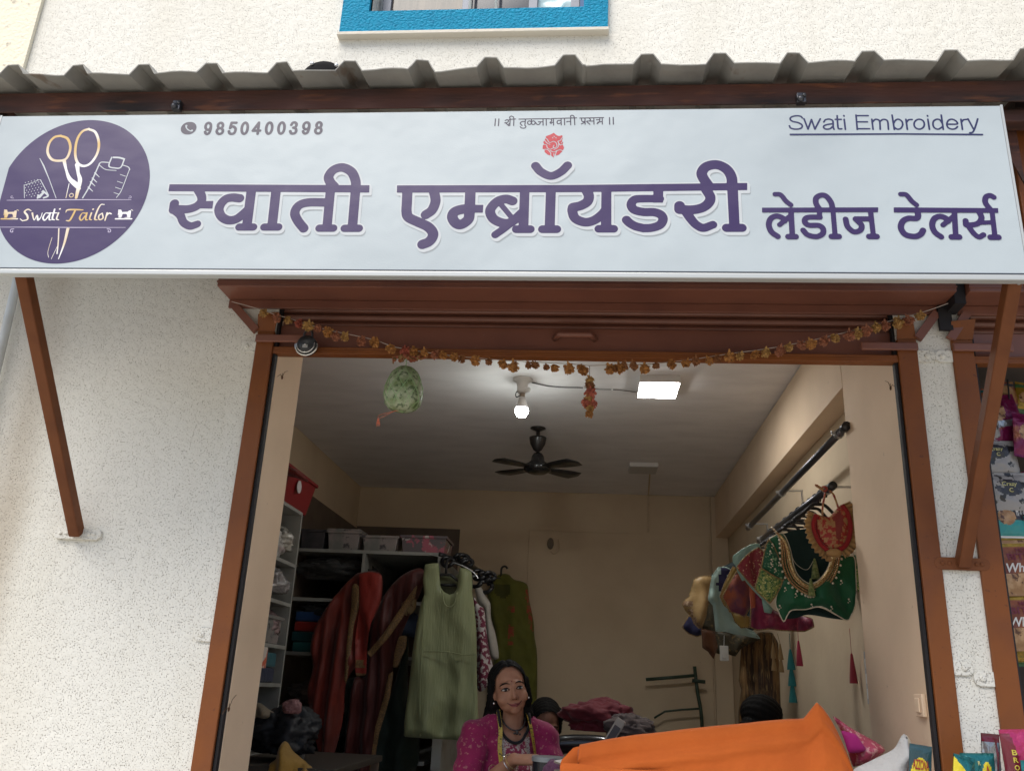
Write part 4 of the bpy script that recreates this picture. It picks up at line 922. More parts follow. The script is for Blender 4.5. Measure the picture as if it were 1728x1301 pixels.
cloth('sleeve', OR6, [(985,690),(1040,680),(1058,760),(1030,850),(1005,820)], YG+.02, checkm, gb_, .018, .004, 1., 20, .010)
cloth('cuff', OR6, [(995,760),(1055,735),(1075,860),(1085,1030),(1050,1000),(1015,930)], YG+.01, brocade, gb_, .018, .003, 1., 20, .010)
def path_px(org, pts, Y, k=10): return [Vector(p) for p in cr([at(org[0]+u/org[2], org[1]+v/org[2], Y) for u, v in pts], k)]
neck = [(372,512),(425,575),(452,660),(475,770),(520,870),(595,935),(645,945),(715,910),(790,820),(832,700),(838,660)]
g = G(); pp_ = path_px(OR6, neck, YG-.045, 10)
cen = sum(pp_, Vector())/len(pp_)
g.tube(pp_, .007, 8)
obj('neck_piping', g, goldb, gb_, smooth=True)
g = G(); g2 = G()
for i, p in enumerate(pp_):
    d = (p-cen); d.y = 0; d.normalize()
    for k_, r_ in ((1, .0045), (2, .004), (3, .0055)):
        q = p+d*(.011*k_-.001)+Vector((0, -.004+.004*k_, 0)); g.ball(q, r_, 6, 4)
    if i % 3 == 0: g2.ball(p+d*.043+Vector((0, .004, 0)), .0058, 6, 4)
obj('beadwork', g, mat('copper_bead', (.30, .13, .05), .35, metal=.4, var=(260, .5, .6, (.55, .42, .2))), gb_, smooth=True)
obj('pearl_edge', g2, beadm, gb_, smooth=True)
g = G()
for u, v in ((515,1010),(648,1100),(745,1000),(815,1118),(898,900),(962,1055),(425,960),(380,1110),(318,590),(300,650),(310,720),(375,745),(340,800),(310,760)):
    p = at(OR6[0]+u/OR6[2], OR6[1]+v/OR6[2], YG-.047); g.ball(p, .0045, 6, 4).ball(p+Vector((.004, 0, -.008)), .003, 6, 4).ball(p+Vector((-.003, 0, -.014)), .003, 6, 4)
obj('sequin_motif', g, beadm, gb_, smooth=True)
tk = fabric('green_gold_tassel', (.24, .26, .10), .6, var=(90, .4, .6, (.10, .14, .04)))
tassel('tassel', OR6, 640, 880, .075, YG-.06, tk, gb_, 1, .017); tassel('tassel', OR6, 672, 710, .09, YG+.05, tk, gb_, 1, .02)
obj('tassel_cord', strand(OR6, [(470,670),(520,760),(610,805),(672,715)], YG+.05, .0012), beadm, gb_)

# red and gold frilled blouse tied to the rail
YR = 3.80
rb = thing('frilled_blouse', 'red and gold brocade blouse with pleated gold frill, tied to the rail by cords', 'blouse', tuple(at(1400, 840, YR)))
goldf = fabric('gold_tissue', (.40, .24, .09), .45, var=(12, .35, .7, (.30, .16, .06)))
redb = fabric('red_gold_brocade', (.34, .18, .075), .5, var=(62, .46, .54, (.30, .03, .025)), sheen=0)
redc = fabric('red_velvet', (.26, .012, .014), .7); redd = fabric('dark_red_silk', (.20, .03, .025), .45)
# frill: pleated strip following the bib edge
def frill(pts, w0, amp, m, nm='frill'):
    P = path_px(OR6, pts, YR, 14); cc = at(OR6[0]+830/OR6[2], OR6[1]+430/OR6[2], YR); vs = []
    for i, p in enumerate(P):
        d = (P[min(i+1, len(P)-1)]-P[max(i-1, 0)]).normalized(); o_ = Vector((-d.z, 0, d.x));
        if o_.dot(p-cc) < 0: o_ = -o_
        for k_ in range(4):
            t_ = k_/3; a_ = math.sin(i*1.15)*amp*t_+math.sin(i*.47)*amp*.5*t_
            vs.append(p+o_*w0*t_*(1+.06*math.sin(i*1.15))+Vector((0, a_-.012*t_, -.004*t_)))
    n = len(P); f_ = [(i*4+k_, i*4+k_+1, i*4+k_+5, i*4+k_+4) for i in range(n-1) for k_ in range(3)]
    g = G().add(vs, f_)
    for k_, ff in enumerate(f_): g.m[k_] = 1 if k_ % 3 == 2 and False else 0
    o = obj(nm, g, m, rb, smooth=True); s_ = o.modifiers.new('solid', 'SOLIDIFY'); s_.thickness = .0025; return o
bib = [(690,335),(745,352),(792,362),(830,325),(862,290),(905,258),(950,330),(972,420),(968,520),(935,600),(890,635),(830,650),(780,640),(720,580),(680,500),(668,420)]
cloth('bib', OR6, bib, YR, [redb, redd, goldf, redc], rb, .022, .006, 1., 14, .007, .05, zones=[
    ([(820,372),(880,310),(905,400),(892,500),(864,612),(838,500)], 1), ([(905,255),(975,330),(990,440),(970,560),(900,640),(885,640),(935,560),(958,450),(945,360),(890,270)], 3),
    ([(690,335),(700,335),(692,420),(710,520),(765,600),(800,640),(770,645),(700,575),(660,470),(665,400)], 3)])
frill([(690,335),(665,420),(680,505),(722,585),(782,642),(800,650)], .040, .010, goldf)
frill([(880,640),(935,602),(970,520),(975,420),(952,330),(905,256)], .036, .010, goldf)
g = G().tube(path_px(OR6, [(688,340),(664,420),(680,505),(722,585),(785,645)], YR-.016, 8), .010, 8); obj('red_band', g, redc, rb, smooth=True)
g = G().tube(path_px(OR6, [(885,640),(935,600),(970,520),(975,420),(952,330),(905,260)], YR-.016, 8), .0105, 8); obj('red_band', g, redc, rb, smooth=True)
for pts in ([(740,345),(742,270),(757,190),(765,160)], [(872,280),(850,215),(828,165),(800,140)]):
    g = strand(OR6, pts, YR-.005, .0042); obj('cord', g, mat('twisted_cord', (.36, .20, .08), .7, var=(75, .46, .54, (.28, .035, .03))), rb, smooth=True)
g = strand(OR6, [(760,145),(725,120),(690,95),(688,88)], YR-.02, .0058).tube(path_px(OR6, [(758,150),(775,125),(765,110),(735,108)], YR-.02), .005, 6); obj('bow', g, mat('cord_bow', (.34, .17, .07), .7, var=(75, .46, .54, (.28, .035, .03))), rb, smooth=True)
obj('hem_gather', G().ball(at(OR6[0]+838/OR6[2], OR6[1]+665/OR6[2], YR-.02), (.035, .016, .018), 12, 8), goldf, rb, smooth=True)

# the other blouses behind, front to back
def garment(name, label, org, px, Y, m, **k):
    hem_m = k.pop('hem', None); o = cloth(name, org, px, Y, m, None, trim_r=.0032, trim_m=hem_m, **k); return tag(o, label, k.pop('cat', None) or 'blouse', 'blouses hung on the right wall')
mint = fabric('mint_silk', (.25, .40, .34), .5)
garment('embroidered_blouse', 'dark red blouse sleeve with gold embroidered bands beside the green blouse', OR7, [(525,172),(565,120),(612,70),(660,35),(700,15),(745,60),(748,150),(705,240),(662,332),(600,265)], 4.12, fabric('red_zari', (.20, .022, .03), .5, var=(95, .60, .66, (.5, .32, .16))), thick=.011, amp=.022, freq=30, R_=.02, smooth_px=False, cell=.010, hem=goldh)
garment('mint_blouse', 'mint green blouse mostly hidden behind the red embroidered sleeve', OR7, [(500,85),(560,40),(640,-5),(700,-10),(720,60),(730,300),(740,430),(800,500),(790,530),(745,520),(725,420),(640,330),(590,270),(570,275),(540,215),(520,155),(498,130)], 4.2, mint, thick=.011, amp=.022, freq=30, R_=.02, smooth_px=False, cell=.010)
garment('pink_blouse', 'magenta silk blouse hanging lowest behind the green blouse', OR7, [(640,330),(720,350),(760,480),(880,545),(1000,540),(1110,580),(1122,640),(1060,672),(900,668),(780,655),(690,662),(632,640)], 4.3, fabric('magenta_silk', (.22, .018, .055), .45, var=(14, .42, .62, (.12, .02, .05)), var2=(24, .6, .68, (.34, .06, .09))), thick=.011, amp=.03, freq=30, R_=.02, smooth_px=False, hem=goldh)
garment('orange_blouse', 'orange trimmed blouse edge peeping beside the magenta one', OR7, [(632,250),(660,330),(668,480),(640,490),(632,400)], 4.27, fabric('orange_trim', (.42, .09, .04), .6), thick=.011, amp=.022, freq=30, R_=.02, smooth_px=False)
garment('tie_dye_blouse', 'purple and rust tie-dyed blouse sleeve left of the red embroidered one', OR7, [(528,200),(575,260),(632,270),(645,360),(640,470),(585,562),(540,540),(480,520),(440,450),(412,405),(470,300)], 4.36, fabric('tie_dye', (.11, .025, .045), .6, var=(13, .40, .62, (.26, .06, .02)), var2=(20, .56, .66, (.05, .02, .05))), thick=.011, amp=.022, freq=30, R_=.02, smooth_px=False, hem=goldh)
garment('mustard_blouse', 'mustard yellow blouse strip between the mint and tie-dyed ones', OR7, [(498,165),(530,192),(520,230),(450,340),(430,400),(470,520),(560,540),(625,560),(628,640),(560,645),(515,600),(480,510),(430,470),(396,400),(430,300)], 4.48, fabric('mustard', (.30, .20, .05), .5), thick=.011, amp=.022, freq=30, R_=.02, smooth_px=False, hem=goldh)
garment('pale_mint_blouse', 'pale mint cotton blouse with a navy collar left of the mustard one', OR7, [(385,172),(440,172),(480,190),(450,330),(470,480),(500,600),(610,655),(660,680),(705,728),(600,705),(500,690),(440,672),(362,672),(352,560),(340,470),(302,425),(318,330),(335,240)], 4.6, [fabric('pale_mint', (.28, .38, .34), .8), fabric('navy_collar', (.02, .018, .06))], thick=.011, amp=.022, freq=30, R_=.02, smooth_px=False, zones=[([(390,170),(480,175),(440,290),(400,360),(365,300),(395,230)], 1)])
garment('beige_gold_blouse', 'golden beige silk blouse with a beaded sleeve hem, leftmost of the hung blouses', OR7, [(195,262),(250,245),(330,240),(318,330),(302,430),(280,560),(250,640),(225,650),(190,610),(172,560),(126,512),(100,462),(108,446),(150,400),(172,340)], 4.85, [fabric('gold_silk', (.30, .19, .075), .45), fabric('copper_beads', (.17, .095, .05), .6, var=(90, .5, .6, (.34, .24, .16)))], thick=.011, amp=.03, freq=30, R_=.02, smooth_px=False, zones=[([(130,490),(182,500),(200,600),(250,640),(240,730),(190,700),(170,560)], 1), ([(100,440),(180,445),(185,470),(105,475)], 1)], hem=goldh)
garment('navy_blouse', 'navy blue blouse sleeve sticking out at the left of the hung blouses', OR7, [(150,552),(190,570),(250,580),(250,700),(212,715),(150,690),(97,640)], 4.95, fabric('navy', (.012, .012, .045)), thick=.011, amp=.022, freq=30, R_=.02, smooth_px=False, hem=goldh)
garment('brown_blouse', 'rust brown blouse hanging below the golden beige one', OR7, [(252,655),(350,678),(372,790),(342,886),(300,830),(258,800)], 4.9, fabric('rust_brown', (.11, .04, .015), .6), thick=.011, amp=.022, freq=30, R_=.02, smooth_px=False)
garment('black_gold_blouse', 'dark olive and black blouse hems hanging under the pale mint blouse', OR7, [(300,330),(345,480),(355,670),(480,690),(640,700),(705,735),(640,760),(560,800),(515,866),(460,850),(400,850),(360,840),(330,700),(250,650),(245,560)], 5.05, fabric('black_olive', (.028, .022, .010), .6, var=(40, .55, .65, (.12, .08, .03))), thick=.011, amp=.022, freq=30, R_=.02, smooth_px=False)
garment('dark_teal_blouse', 'dark teal blouse filling the gaps behind the pale mint and mustard ones', OR7, [(300,260),(390,185),(520,120),(640,60),(740,150),(740,500),(690,640),(600,690),(350,690),(280,580)], 5.15, fabric('dark_teal', (.016, .026, .028)), thick=.011, amp=.02, freq=30, R_=.02, smooth_px=False)
tg = thing('price_tag', 'clear plastic tag hanging below the hung blouses', 'tag', tuple(at(1222, 1090, 4.8)))
p = at(1222, 1102, 4.8); obj('tag_card', G().box(p.x-.022, p.x+.022, 4.797, 4.803, p.z-.038, p.z+.038).box(p.x-.012, p.x+.010, 4.794, 4.7965, p.z-.024, p.z+.012), mat('clear_tag', (.42, .40, .36), .2), tg, bevel=.003)
obj('tag_loop', G().tube([p+Vector((0, 0, .036)), p+Vector((.003, 0, .09))], .001, 4), wp, tg)
# long dark gold-bordered cloth hanging under the rail against the wall
dk = fabric('dark_saree', (.030, .015, .008), .55, var=(11, .45, .6, (.16, .085, .03)), var2=(60, .58, .66, (.24, .16, .06)), stretch=(5, 1, .25))
tag(cloth('hanging_saree', OR7, [(560,800),(640,720),(700,680),(800,680),(850,760),(862,1000),(872,1300),(880,2200),(540,2200),(540,1300),(560,1130),(540,1060)], 5.25, dk, None, .02, .03, 1., 26, .016, .03, smooth_px=False), 'dark brown and gold saree hanging in folds under the blouses', 'saree')
def tassel_thing(label, u, v0, v1, hh, Y, m, tiers, w, top):
    p = at(OR7[0]+u/OR7[2], OR7[1]+v0/OR7[2], Y); t = thing('blouse_tassel', label, 'tassel', tuple(p))
    tassel('thread_bell', OR7, u, v1, hh, Y, m, t, tiers, w)
    obj('cord', strand(OR7, [(u+top, v0), (u, v1)], Y, .0012, 5, 2), m, t)
teal = fabric('teal_thread', (.012, .13, .12), .7); pink = fabric('pink_thread', (.36, .03, .06), .7); gold_t = fabric('gold_thread', (.26, .16, .06), .6)
tassel_thing('teal three-tier tassel hanging below the green blouse', 945, 690, 812, .088, 4.15, teal, 3, .019, -5)
tassel_thing('short pink tassel beside the teal one', 1008, 600, 745, .11, 4.2, pink, 1, .016, -5)
tassel_thing('pair of small gold tassels left of the teal one', 808, 690, 760, .07, 4.3, gold_t, 2, .012, 5)
tassel_thing('longer gold tassel next to the teal one', 865, 690, 770, .07, 4.25, gold_t, 2, .013, -20)
tassel_thing('red tassel hanging alone by the wall switch', 1425, 650, 845, .125, 4.1, fabric('red_thread', (.24, .02, .03), .7), 1, .018, -15)
# switch board
p = atx(1466, 1145, 1.19); sw = thing('switch_board', 'grey switch plate on the right wall just behind the entrance pier', 'switch', (1.19, p.y, p.z))
obj('plate', G().box(1.181, 1.1895, p.y-.25, p.y+.015, p.z-.10, p.z+.11), mat('switch_grey', (.42, .42, .43), .4), sw, bevel=.003)
for k in range(3): obj('switch_key', G().box(1.176, 1.1805, p.y-.22, p.y-.005, p.z-.08+k*.06, p.z-.04+k*.06), wp, sw, bevel=.002)
# electric spot on the pier, plastered box
pb_ = thing('junction_box', 'small plastered-over box on the pier beside the right channel', 'box', (OX1, 3.2, 1.47)); q = atx(1557, 1190, OX1-.006)
obj('box_cover', G().box(OX1-.018, OX1-.0045, q.y-.03, q.y+.04, q.z-.035, q.z+.035).box(OX1-.024, OX1-.0185, q.y-.015, q.y+.02, q.z-.022, q.z+.022), M['cream'], pb_, bevel=.004)

# ------------------------------------------------------------------ left side: shelving and stock
ZF = .46
us = thing('wall_shelf_unit', 'white open shelf unit along the left wall stacked with stock', 'shelf unit', (-1.82, 4.2, ZF)); X0, X1, YA, YB = -2.025, -1.60, 3.42, 4.78
g = G()
obj('side_panel', G().box(X0, X1, YB-.018, YB, ZF, 2.44), M['white'], us); obj('side_panel', G().box(X0, X1, YA, YA+.018, ZF, 2.44), M['white'], us)
for z in (2.44, 2.15, 1.94, 1.72, 1.53, 1.2, .85): obj('shelf', G().box(X0, X1+.002, YA+.019, YB-.019, z-.018, z), M['white'], us)
obj('back_board', G().box(X0, X0+.006, YA, YB, ZF, 2.44), M['ply'], us)
for y in (3.9, 4.35): obj('divider', G().box(X0+.007, X1-.004, y-.008, y+.008, 1.9405, 2.131), M['white'], us)
bs = thing('back_shelf_unit', 'white and brown shelf cabinet against the back wall with clothes hung before it', 'shelf unit', (-1.6, 6.2, ZF)); BY = 5.92
obj('back_board', G().box(-2.02, -1.105, 7.53, 7.548, ZF, 2.855), M['ply'], bs)
obj('side_panel', G().box(-2.027, -2.012, 4.80, 7.53, ZF, 2.83), M['ply'], bs)
xe = at(740, 932, BY).x; zt = at(640, 929, BY).z
zl = [zt, at(520, 1008, BY).z, at(520, 1100, BY).z, at(520, 1192, BY).z, 1.1, .7]
for z in zl: obj('shelf', G().box(-2.005, xe, BY, 7.528, z-.022, z), M['white'], bs)
for u in (614, 742):
    x = at(u, 960, BY).x; obj('divider', G().box(x-.018, x+.004, BY+.002, 7.527, zl[1], zt-.0225), M['white'], bs)
x = at(738, 1280, BY).x; obj('divider', G().box(x-.04, x+.02, BY+.002, 7.527, ZF, zl[3]-.023), M['white'], bs)
x = at(453, 1165, BY).x
clear = mat('clear_plastic_box', (.20, .20, .19), .18, spec=.6, var=(8, .42, .6, (.30, .26, .25)), spots=(20, .58, .66, (.05, .05, .06), .8))
def bin_(name, label, cat, x0, x1, y0, y1, z0, z1, m, taper=.02, lid=None, grp=None, yaw=0):
    t = thing(name, label, cat, ((x0+x1)/2, (y0+y1)/2, z0), grp)
    g = G(); tp = taper
    P = lambda e_, z: [(x0+e_, y0+e_, z), (x1-e_, y0+e_, z), (x1-e_, y1-e_, z), (x0+e_, y1-e_, z)]
    vs = P(tp, z0)+P(0, z1)+P(.006, z1)+P(tp+.006, z0+.006)
    fs = [(0,3,2,1)]+[(i, (i+1) % 4, (i+1) % 4+4, i+4) for i in range(4)]+[(i+4, (i+1) % 4+4, (i+1) % 4+8, i+8) for i in range(4)]+[(i+8, (i+1) % 4+8, (i+1) % 4+12, i+12) for i in range(4)]+[(12,13,14,15)]
    g.add(vs, fs); obj('bin_body', g, m, t, bevel=.006)
    r = G(); r.box(x0-.008, x1+.008, y0-.008, y0-.001, z1-.018, z1).box(x0-.008, x1+.008, y1+.001, y1+.008, z1-.018, z1).box(x0-.008, x0-.001, y0, y1, z1-.018, z1).box(x1+.001, x1+.008, y0, y1, z1-.018, z1)
    obj('rim', r, lid or m, t, bevel=.002)
    if lid: obj('lid', G().box(x0-.006, x1+.006, y0-.006, y1+.006, z1+.0005, z1+.014), lid, t, bevel=.004)
    return t
redp = mat('red_plastic', (.20, .009, .013), .4)
rt = bin_('plastic_tub', 'red plastic tub with a round sticker on top of the left shelf unit', 'tub', -1.99, -1.585, 3.95, 4.92, 2.445, 2.635, redp, .035)
q = Vector((-1.588, 4.62, 2.555)); obj('sticker', G().lathe([(0, .003), (.035, .003), (.035, 0)], q, 20, Matrix.Rotation(R(90), 3, 'Y')), mat('sticker', (.55, .52, .53), .5), rt)
tag(cloth('folded_cloth', (440,780,7.23), [(330,65),(430,85),(520,150),(600,245),(560,240),(430,190),(330,160)], 4.45, fabric('dark_red_cotton', (.14, .022, .018)), None, .10, .01), 'dark red cloth heaped in the red plastic tub', 'cloth')
dkb = mat('dark_plastic', (.035, .035, .04), .4, var=(10, .4, .6, (.06, .055, .06)))
ZS = zt
xs_ = [(-2.0, -1.90, 'black'), (-1.86, -1.62, 'clear'), (-1.60, -1.42, 'clear'), (-1.40, -1.13, 'clear')]
bin_('storage_box', 'clear plastic box with grey lid, left of the three on the top shelf', 'storage box', at(548, 920, BY).x, at(603, 920, BY).x, BY+.04, BY+.36, ZS+.001, ZS+.135, clear, .015, clear, 'boxes on the top shelf')
bin_('storage_box', 'low clear box of oddments in the middle of the top shelf', 'storage box', at(608, 920, BY).x, at(668, 920, BY).x, BY+.04, BY+.36, ZS+.001, ZS+.11, clear, .015, None, 'boxes on the top shelf')
t4 = bin_('storage_box', 'clear box holding pink and white cloth at the right end of the top shelf', 'storage box', at(674, 920, BY).x, at(758, 920, BY).x-.03, BY+.04, BY+.36, ZS+.001, ZS+.12, mat('clear_box_pink', (.14, .12, .13), .2, var=(16, .5, .56, (.40, .12, .16)), var2=(14, .60, .64, (.5, .45, .42))), .015, None, 'boxes on the top shelf')
bin_('storage_box', 'dark plastic basket at the left end of the top shelf', 'basket', -1.995, at(543, 920, BY).x, BY+.05, BY+.36, ZS+.001, ZS+.14, dkb, .01)
def lumpy(name, label, cat, c, r, m, seed, parent=None, n=3.0, grp=None, flatb=True):
    g = G(); g.ball((0, 0, 0), 1, 64, 42); vs = []
    for v in g.v:
        p = Vector(v); w_ = p+.5*Vector((noise.noise(p*1.3+Vector((seed, 5, 0))), noise.noise(p*1.3+Vector((5, seed, 0))), 0)); k = .9+.28*noise.noise(p*1.4+Vector((seed, 0, 0)))+.20*(1-2.2*abs(noise.noise(w_*2.2+Vector((0, seed, 0)))))+.10*(1-2.2*abs(noise.noise(w_*4.6+Vector((seed, 3, 1)))))
        q_ = Vector((p.x*r[0], p.y*r[1], p.z*r[2]))*k
        if flatb: q_.z = max(q_.z, -r[2]*.7)
        vs.append(tuple(q_+Vector(c)))
    g.v = vs
    o = obj(name, g, m, parent, smooth=True, weld=1e-5, loc=tuple(Vector(c)-Vector((0, 0, r[2]*.7))) if parent is None else None)
    return tag(o, label, cat, grp) if parent is None else o
whb = mat('crumpled_white_bag', (.46, .44, .42), .4, bump=(30, .01, 3), var=(14, .5, .62, (.30, .20, .22)))
lumpy('plastic_bag', 'crumpled white plastic bag on the left shelf unit below the red tub', 'bag', (-1.70, 4.42, 2.225), (.10, .26, .085), whb, 3, n=5)
lumpy('cloth_roll', 'grey green cloth bundle behind the white bag on the left shelves', 'cloth', (-1.8, 4.25, 2.30), (.12, .4, .1), fabric('grey_green', (.16, .17, .13)), 5)
for k, (y, z, r_, c_, lb) in enumerate(((4.62, 2.035, (.10, .12, .075), (.16, .15, .15), 'grey clear-wrapped bundle at the front of the second board, left shelves'), (4.2, 2.03, (.12, .15, .07), (.05, .035, .06), 'dark violet wrapped bundle deeper on the second board, left shelves'),
        (4.6, 1.815, (.09, .12, .075), (.14, .10, .10), 'dusky pink wrapped bundle on the third board, left shelves'), (4.65, 2.26, (.10, .10, .07), (.20, .19, .17), 'pale wrapped bundle beside the white bag, left shelves'), (4.62, 1.31, (.10, .13, .09), (.10, .09, .07), 'brown wrapped bundle on the low board, left shelves'),
        (4.1, 1.60, (.10, .16, .06), (.03, .05, .07), 'dark blue wrapped bundle behind the card, left shelves'))):
    lumpy('wrapped_bundle', lb, 'bundle', (-1.70, y, z), r_, mat('wrapped_cloth', c_, .25, spec=.6, bump=(40, .008, 4), var=(18, .45, .6, tuple(min(1, v*2.2) for v in c_))), 40+k, n=5, grp='bundles on the left shelves')
def stack(label, x0, x1, y0, y1, z0, cols, h, name='folded_stack'):
    for k, cc in enumerate(cols):
        o = obj(name, G().box(x0+random.uniform(0, .02), x1-random.uniform(0, .015), y0+random.uniform(0, .02), y1-random.uniform(0, .03), z0+h*k+.001, z0+h*(k+1)-.002), fabric('folded_cloth', cc), None, bevel=.012, loc=((x0+x1)/2, y0, z0+h*k), seg=3)
        tag(o, label[k], 'folded cloth', 'folded cloths on the shelves')
sx0, sx1 = at(497, 1050, BY).x, at(545, 1050, BY).x
stack(['teal folded cloth at the bottom of the pile on the back shelves', 'dark teal folded cloth second in the pile on the back shelves', 'red folded cloth third in the pile on the back shelves', 'blue folded cloth topping the pile on the back shelves'], sx0-.02, sx1+.08, BY+.01, BY+.4, zl[2], [(.02, .12, .13), (.012, .07, .08), (.30, .02, .015), (.02, .06, .18)], .066)
stack(['teal folded cloth at the bottom on the left shelves', 'navy folded cloth above the teal one on the left shelves'], -2.0, -1.60, 3.95, 4.7, 1.531, [(.015, .02, .05), (.015, .09, .11)], .075)
tag(obj('price_card', G().box(-1.596, -1.592, 4.33, 4.48, 1.60, 1.70), mat('price_card', (.62, .56, .50), .5, var=(22, .52, .56, (.55, .12, .06))), None, loc=(-1.594, 4.4, 1.60)), 'white card with a reddish print propped on the left shelves', 'card')
bin_('storage_box', 'clear box on the middle board of the left shelves', 'storage box', -1.99, -1.605, 3.95, 4.68, 1.722, 1.86, clear, .01)
lumpy('cloth_bundle', 'dark cloth bundle on the second board of the left shelves', 'cloth', (-1.8, 4.3, 2.02), (.16, .35, .085), fabric('dark_violet', (.05, .045, .065)), 8)
for k, (x, z, c_, L_) in enumerate(((-1.75, zl[0]-.12, (.035, .035, .035), 'upper left'), (-1.75, zl[1]-.09, (.012, .014, .02), 'second'), (-1.7, zl[3]+.09, (.13, .10, .08), 'third'), (-1.72, zl[3]-.12, (.02, .02, .02), 'lowest'))):
    lumpy('cloth_bundle', 'dark bundled cloth in the %s bay of the back shelves' % L_, 'cloth', (x, BY+.2, z), (.25, .16, .08), fabric('bay_cloth', c_), 11+k)

# hung dresses at the back left
OS = (440, 760, 2.4056); OK = (690, 900, 5.4227)
YS = 5.72
saree = fabric('red_saree', (.16, .020, .012), .5, var=(6, .4, .65, (.08, .014, .010)), stretch=(2.5, 1, .5)); zari = fabric('zari_border', (.10, .06, .028), .5, var=(130, .45, .6, (.20, .11, .04)))
s1 = thing('red_saree', 'red saree with brown border draped over the back shelf, left of the maroon one', 'saree', tuple(at(610, 965, YS)))
cloth('drape', OS, [(390,497),(450,490),(490,505),(492,590),(470,660),(440,720),(430,800),(400,860),(370,900),(345,960),(332,1100),(300,1230),(268,1300),(238,1260),(210,1090),(190,985),(215,875),(200,790),(238,685),(310,580),(355,530)], YS-.02, saree, s1, .04, .045, .35, 34, .014, .04)
cloth('pallu', OS, [(400,500),(450,492),(492,505),(485,600),(452,690),(432,760),(428,912),(384,915),(382,760),(400,640)], YS-.10, [fabric('bright_red_silk', (.21, .018, .012), .5), zari], s1, .006, .022, 1., 14, .016, .03, smooth_px=False, zones=[([(384,905),(428,900),(428,920),(384,920)], 1), ([(385,850),(420,850),(420,882),(385,882)], 1)])
cloth('border', OS, [(372,540),(395,545),(408,580),(398,640),(380,700),(372,760),(352,930),(340,930),(352,760),(366,640)], YS-.09, zari, s1, .004, .016, 1., 10, .014, .02)
s2_ = thing('maroon_saree', 'dark maroon saree with gold striped borders beside the sage kurta', 'saree', tuple(at(690, 960, YS)))
cloth('drape', OS, [(470,650),(500,590),(545,530),(600,490),(655,478),(668,520),(640,600),(600,680),(565,770),(532,900),(520,1000),(480,1150),(450,1320),(340,1320),(345,1180),(365,1000),(385,920),(425,915),(440,800),(445,720)], YS+.06, fabric('maroon_silk', (.062, .010, .008), .5, stretch=(2.5, 1, .5)), s2_, .04, .040, .35, 34, .014, .04)
for px in ([(610,575),(640,540),(625,600),(575,680),(520,760),(445,840),(432,820),(500,740),(560,650)], [(560,755),(595,750),(590,800),(555,880),(535,880),(545,810)], [(520,905),(540,895),(525,1000),(480,1150),(455,1300),(440,1300),(465,1120),(500,1000)]):
    cloth('border', OS, px, YS-.045, zari, s2_, .004, .012, 1., 10, .012, .02, smooth_px=False)
cloth('blouse_piece', OS, [(570,620),(625,585),(630,640),(600,670),(575,660)], YS+.0, fabric('gold_print', (.22, .15, .07), .6, var=(40, .5, .56, (.08, .03, .02))), s2_, .02, .005, cell=.014)
tag(cloth('dark_green_skirt', OS, [(345,925),(425,920),(440,1000),(520,1000),(590,780),(600,760),(600,1000),(640,1100),(620,1320),(440,1320),(400,1200),(345,1150)], YS+.16, fabric('bottle_green', (.010, .020, .014), .6), None, .05, .03, 1., 18, .022), 'very dark green skirt hanging behind the two sarees', 'skirt')
tag(cloth('blue_denim_piece', OS, [(540,690),(600,660),(640,670),(640,760),(590,750),(530,745)], YS+.13, fabric('dark_blue_cloth', (.02, .03, .055)), None, .03, .01), 'dark blue cloth tucked between the maroon saree and the sage kurta', 'cloth')
sage = fabric('sage_satin', (.225, .245, .130), .38, sheen=.1, var=(5, .4, .65, (.19, .21, .11)), stretch=(4, 1, .5))
YK = 5.62
sk = thing('sage_kurta', 'sleeveless sage green satin kurta on a black hanger at the back', 'kurta', tuple(at(757, 950, YK)))
cloth('front', OK, [(145,282),(200,275),(272,268),(280,400),(290,490),(320,535),(370,558),(410,550),(438,510),(450,420),(462,312),(520,322),(575,350),(578,540),(600,680),(618,900),(622,1300),(640,1900),(560,1895),(300,1880),(120,1870),(-45,1858),(-40,1700),(0,1400),(30,1100),(70,850),(110,640),(140,560),(128,420)], YK-.02, sage, sk, .026, .026, crease=.22, freq=15, cell=.014, R_=.05, smooth_px=False)
cloth('back', OK, [(150,290),(272,290),(300,380),(445,385),(470,310),(570,350),(572,560),(420,600),(300,590),(150,560)], YK+.07, fabric('sage_lining', (.085, .09, .045), .5), sk, .01, .004, cell=.016)
obj('seam', strand(OK, [(128,1078),(340,1080),(480,1105),(620,1105)], YK-.072, .003, 5, 3).tube(path_px(OK, [(145,560),(135,760),(118,1060),(100,1500),(105,1850)], YK-.068, 4), .003, 5), sage, sk)
obj('yoke_gather', strand(OK, [(300,520),(325,640),(372,672),(415,640),(438,540)], YK-.070, .004, 5), sage, sk, smooth=True)
def hanger2(label, org, cu, cv, w, Y, parent=None):
    p = at(org[0]+cu/org[2], org[1]+cv/org[2], Y); t = thing('clothes_hanger', label, 'hanger', tuple(p), 'black hangers at the back of the shop')
    obj('shoulder_bar', G().tube([p+Vector((-w, 0, -.12)), p+Vector((-.03, 0, -.06)), p+Vector((.03, 0, -.06)), p+Vector((w, 0, -.12))], .010, 8).tube([p+Vector((-w*.6, 0, -.125)), p+Vector((w*.6, 0, -.125))], .009, 8), hb, t, smooth=True)
    obj('hook', G().tube([p+Vector((0, 0, -.06)), p+Vector((0, 0, -.01))]+[p+Vector((.026-.026*math.cos(a_), 0, .012+.03*math.sin(a_))) for a_ in [R(20*k) for k in range(9)]], .009, 8), hb, t, smooth=True)
hanger2('black hanger holding the sage green kurta', OK, 345, 290, .12, YK+.03)
hanger2('black hanger with an upright hook holding the olive kurta', OK, 845, 345, .11, 7.36)
g = G()
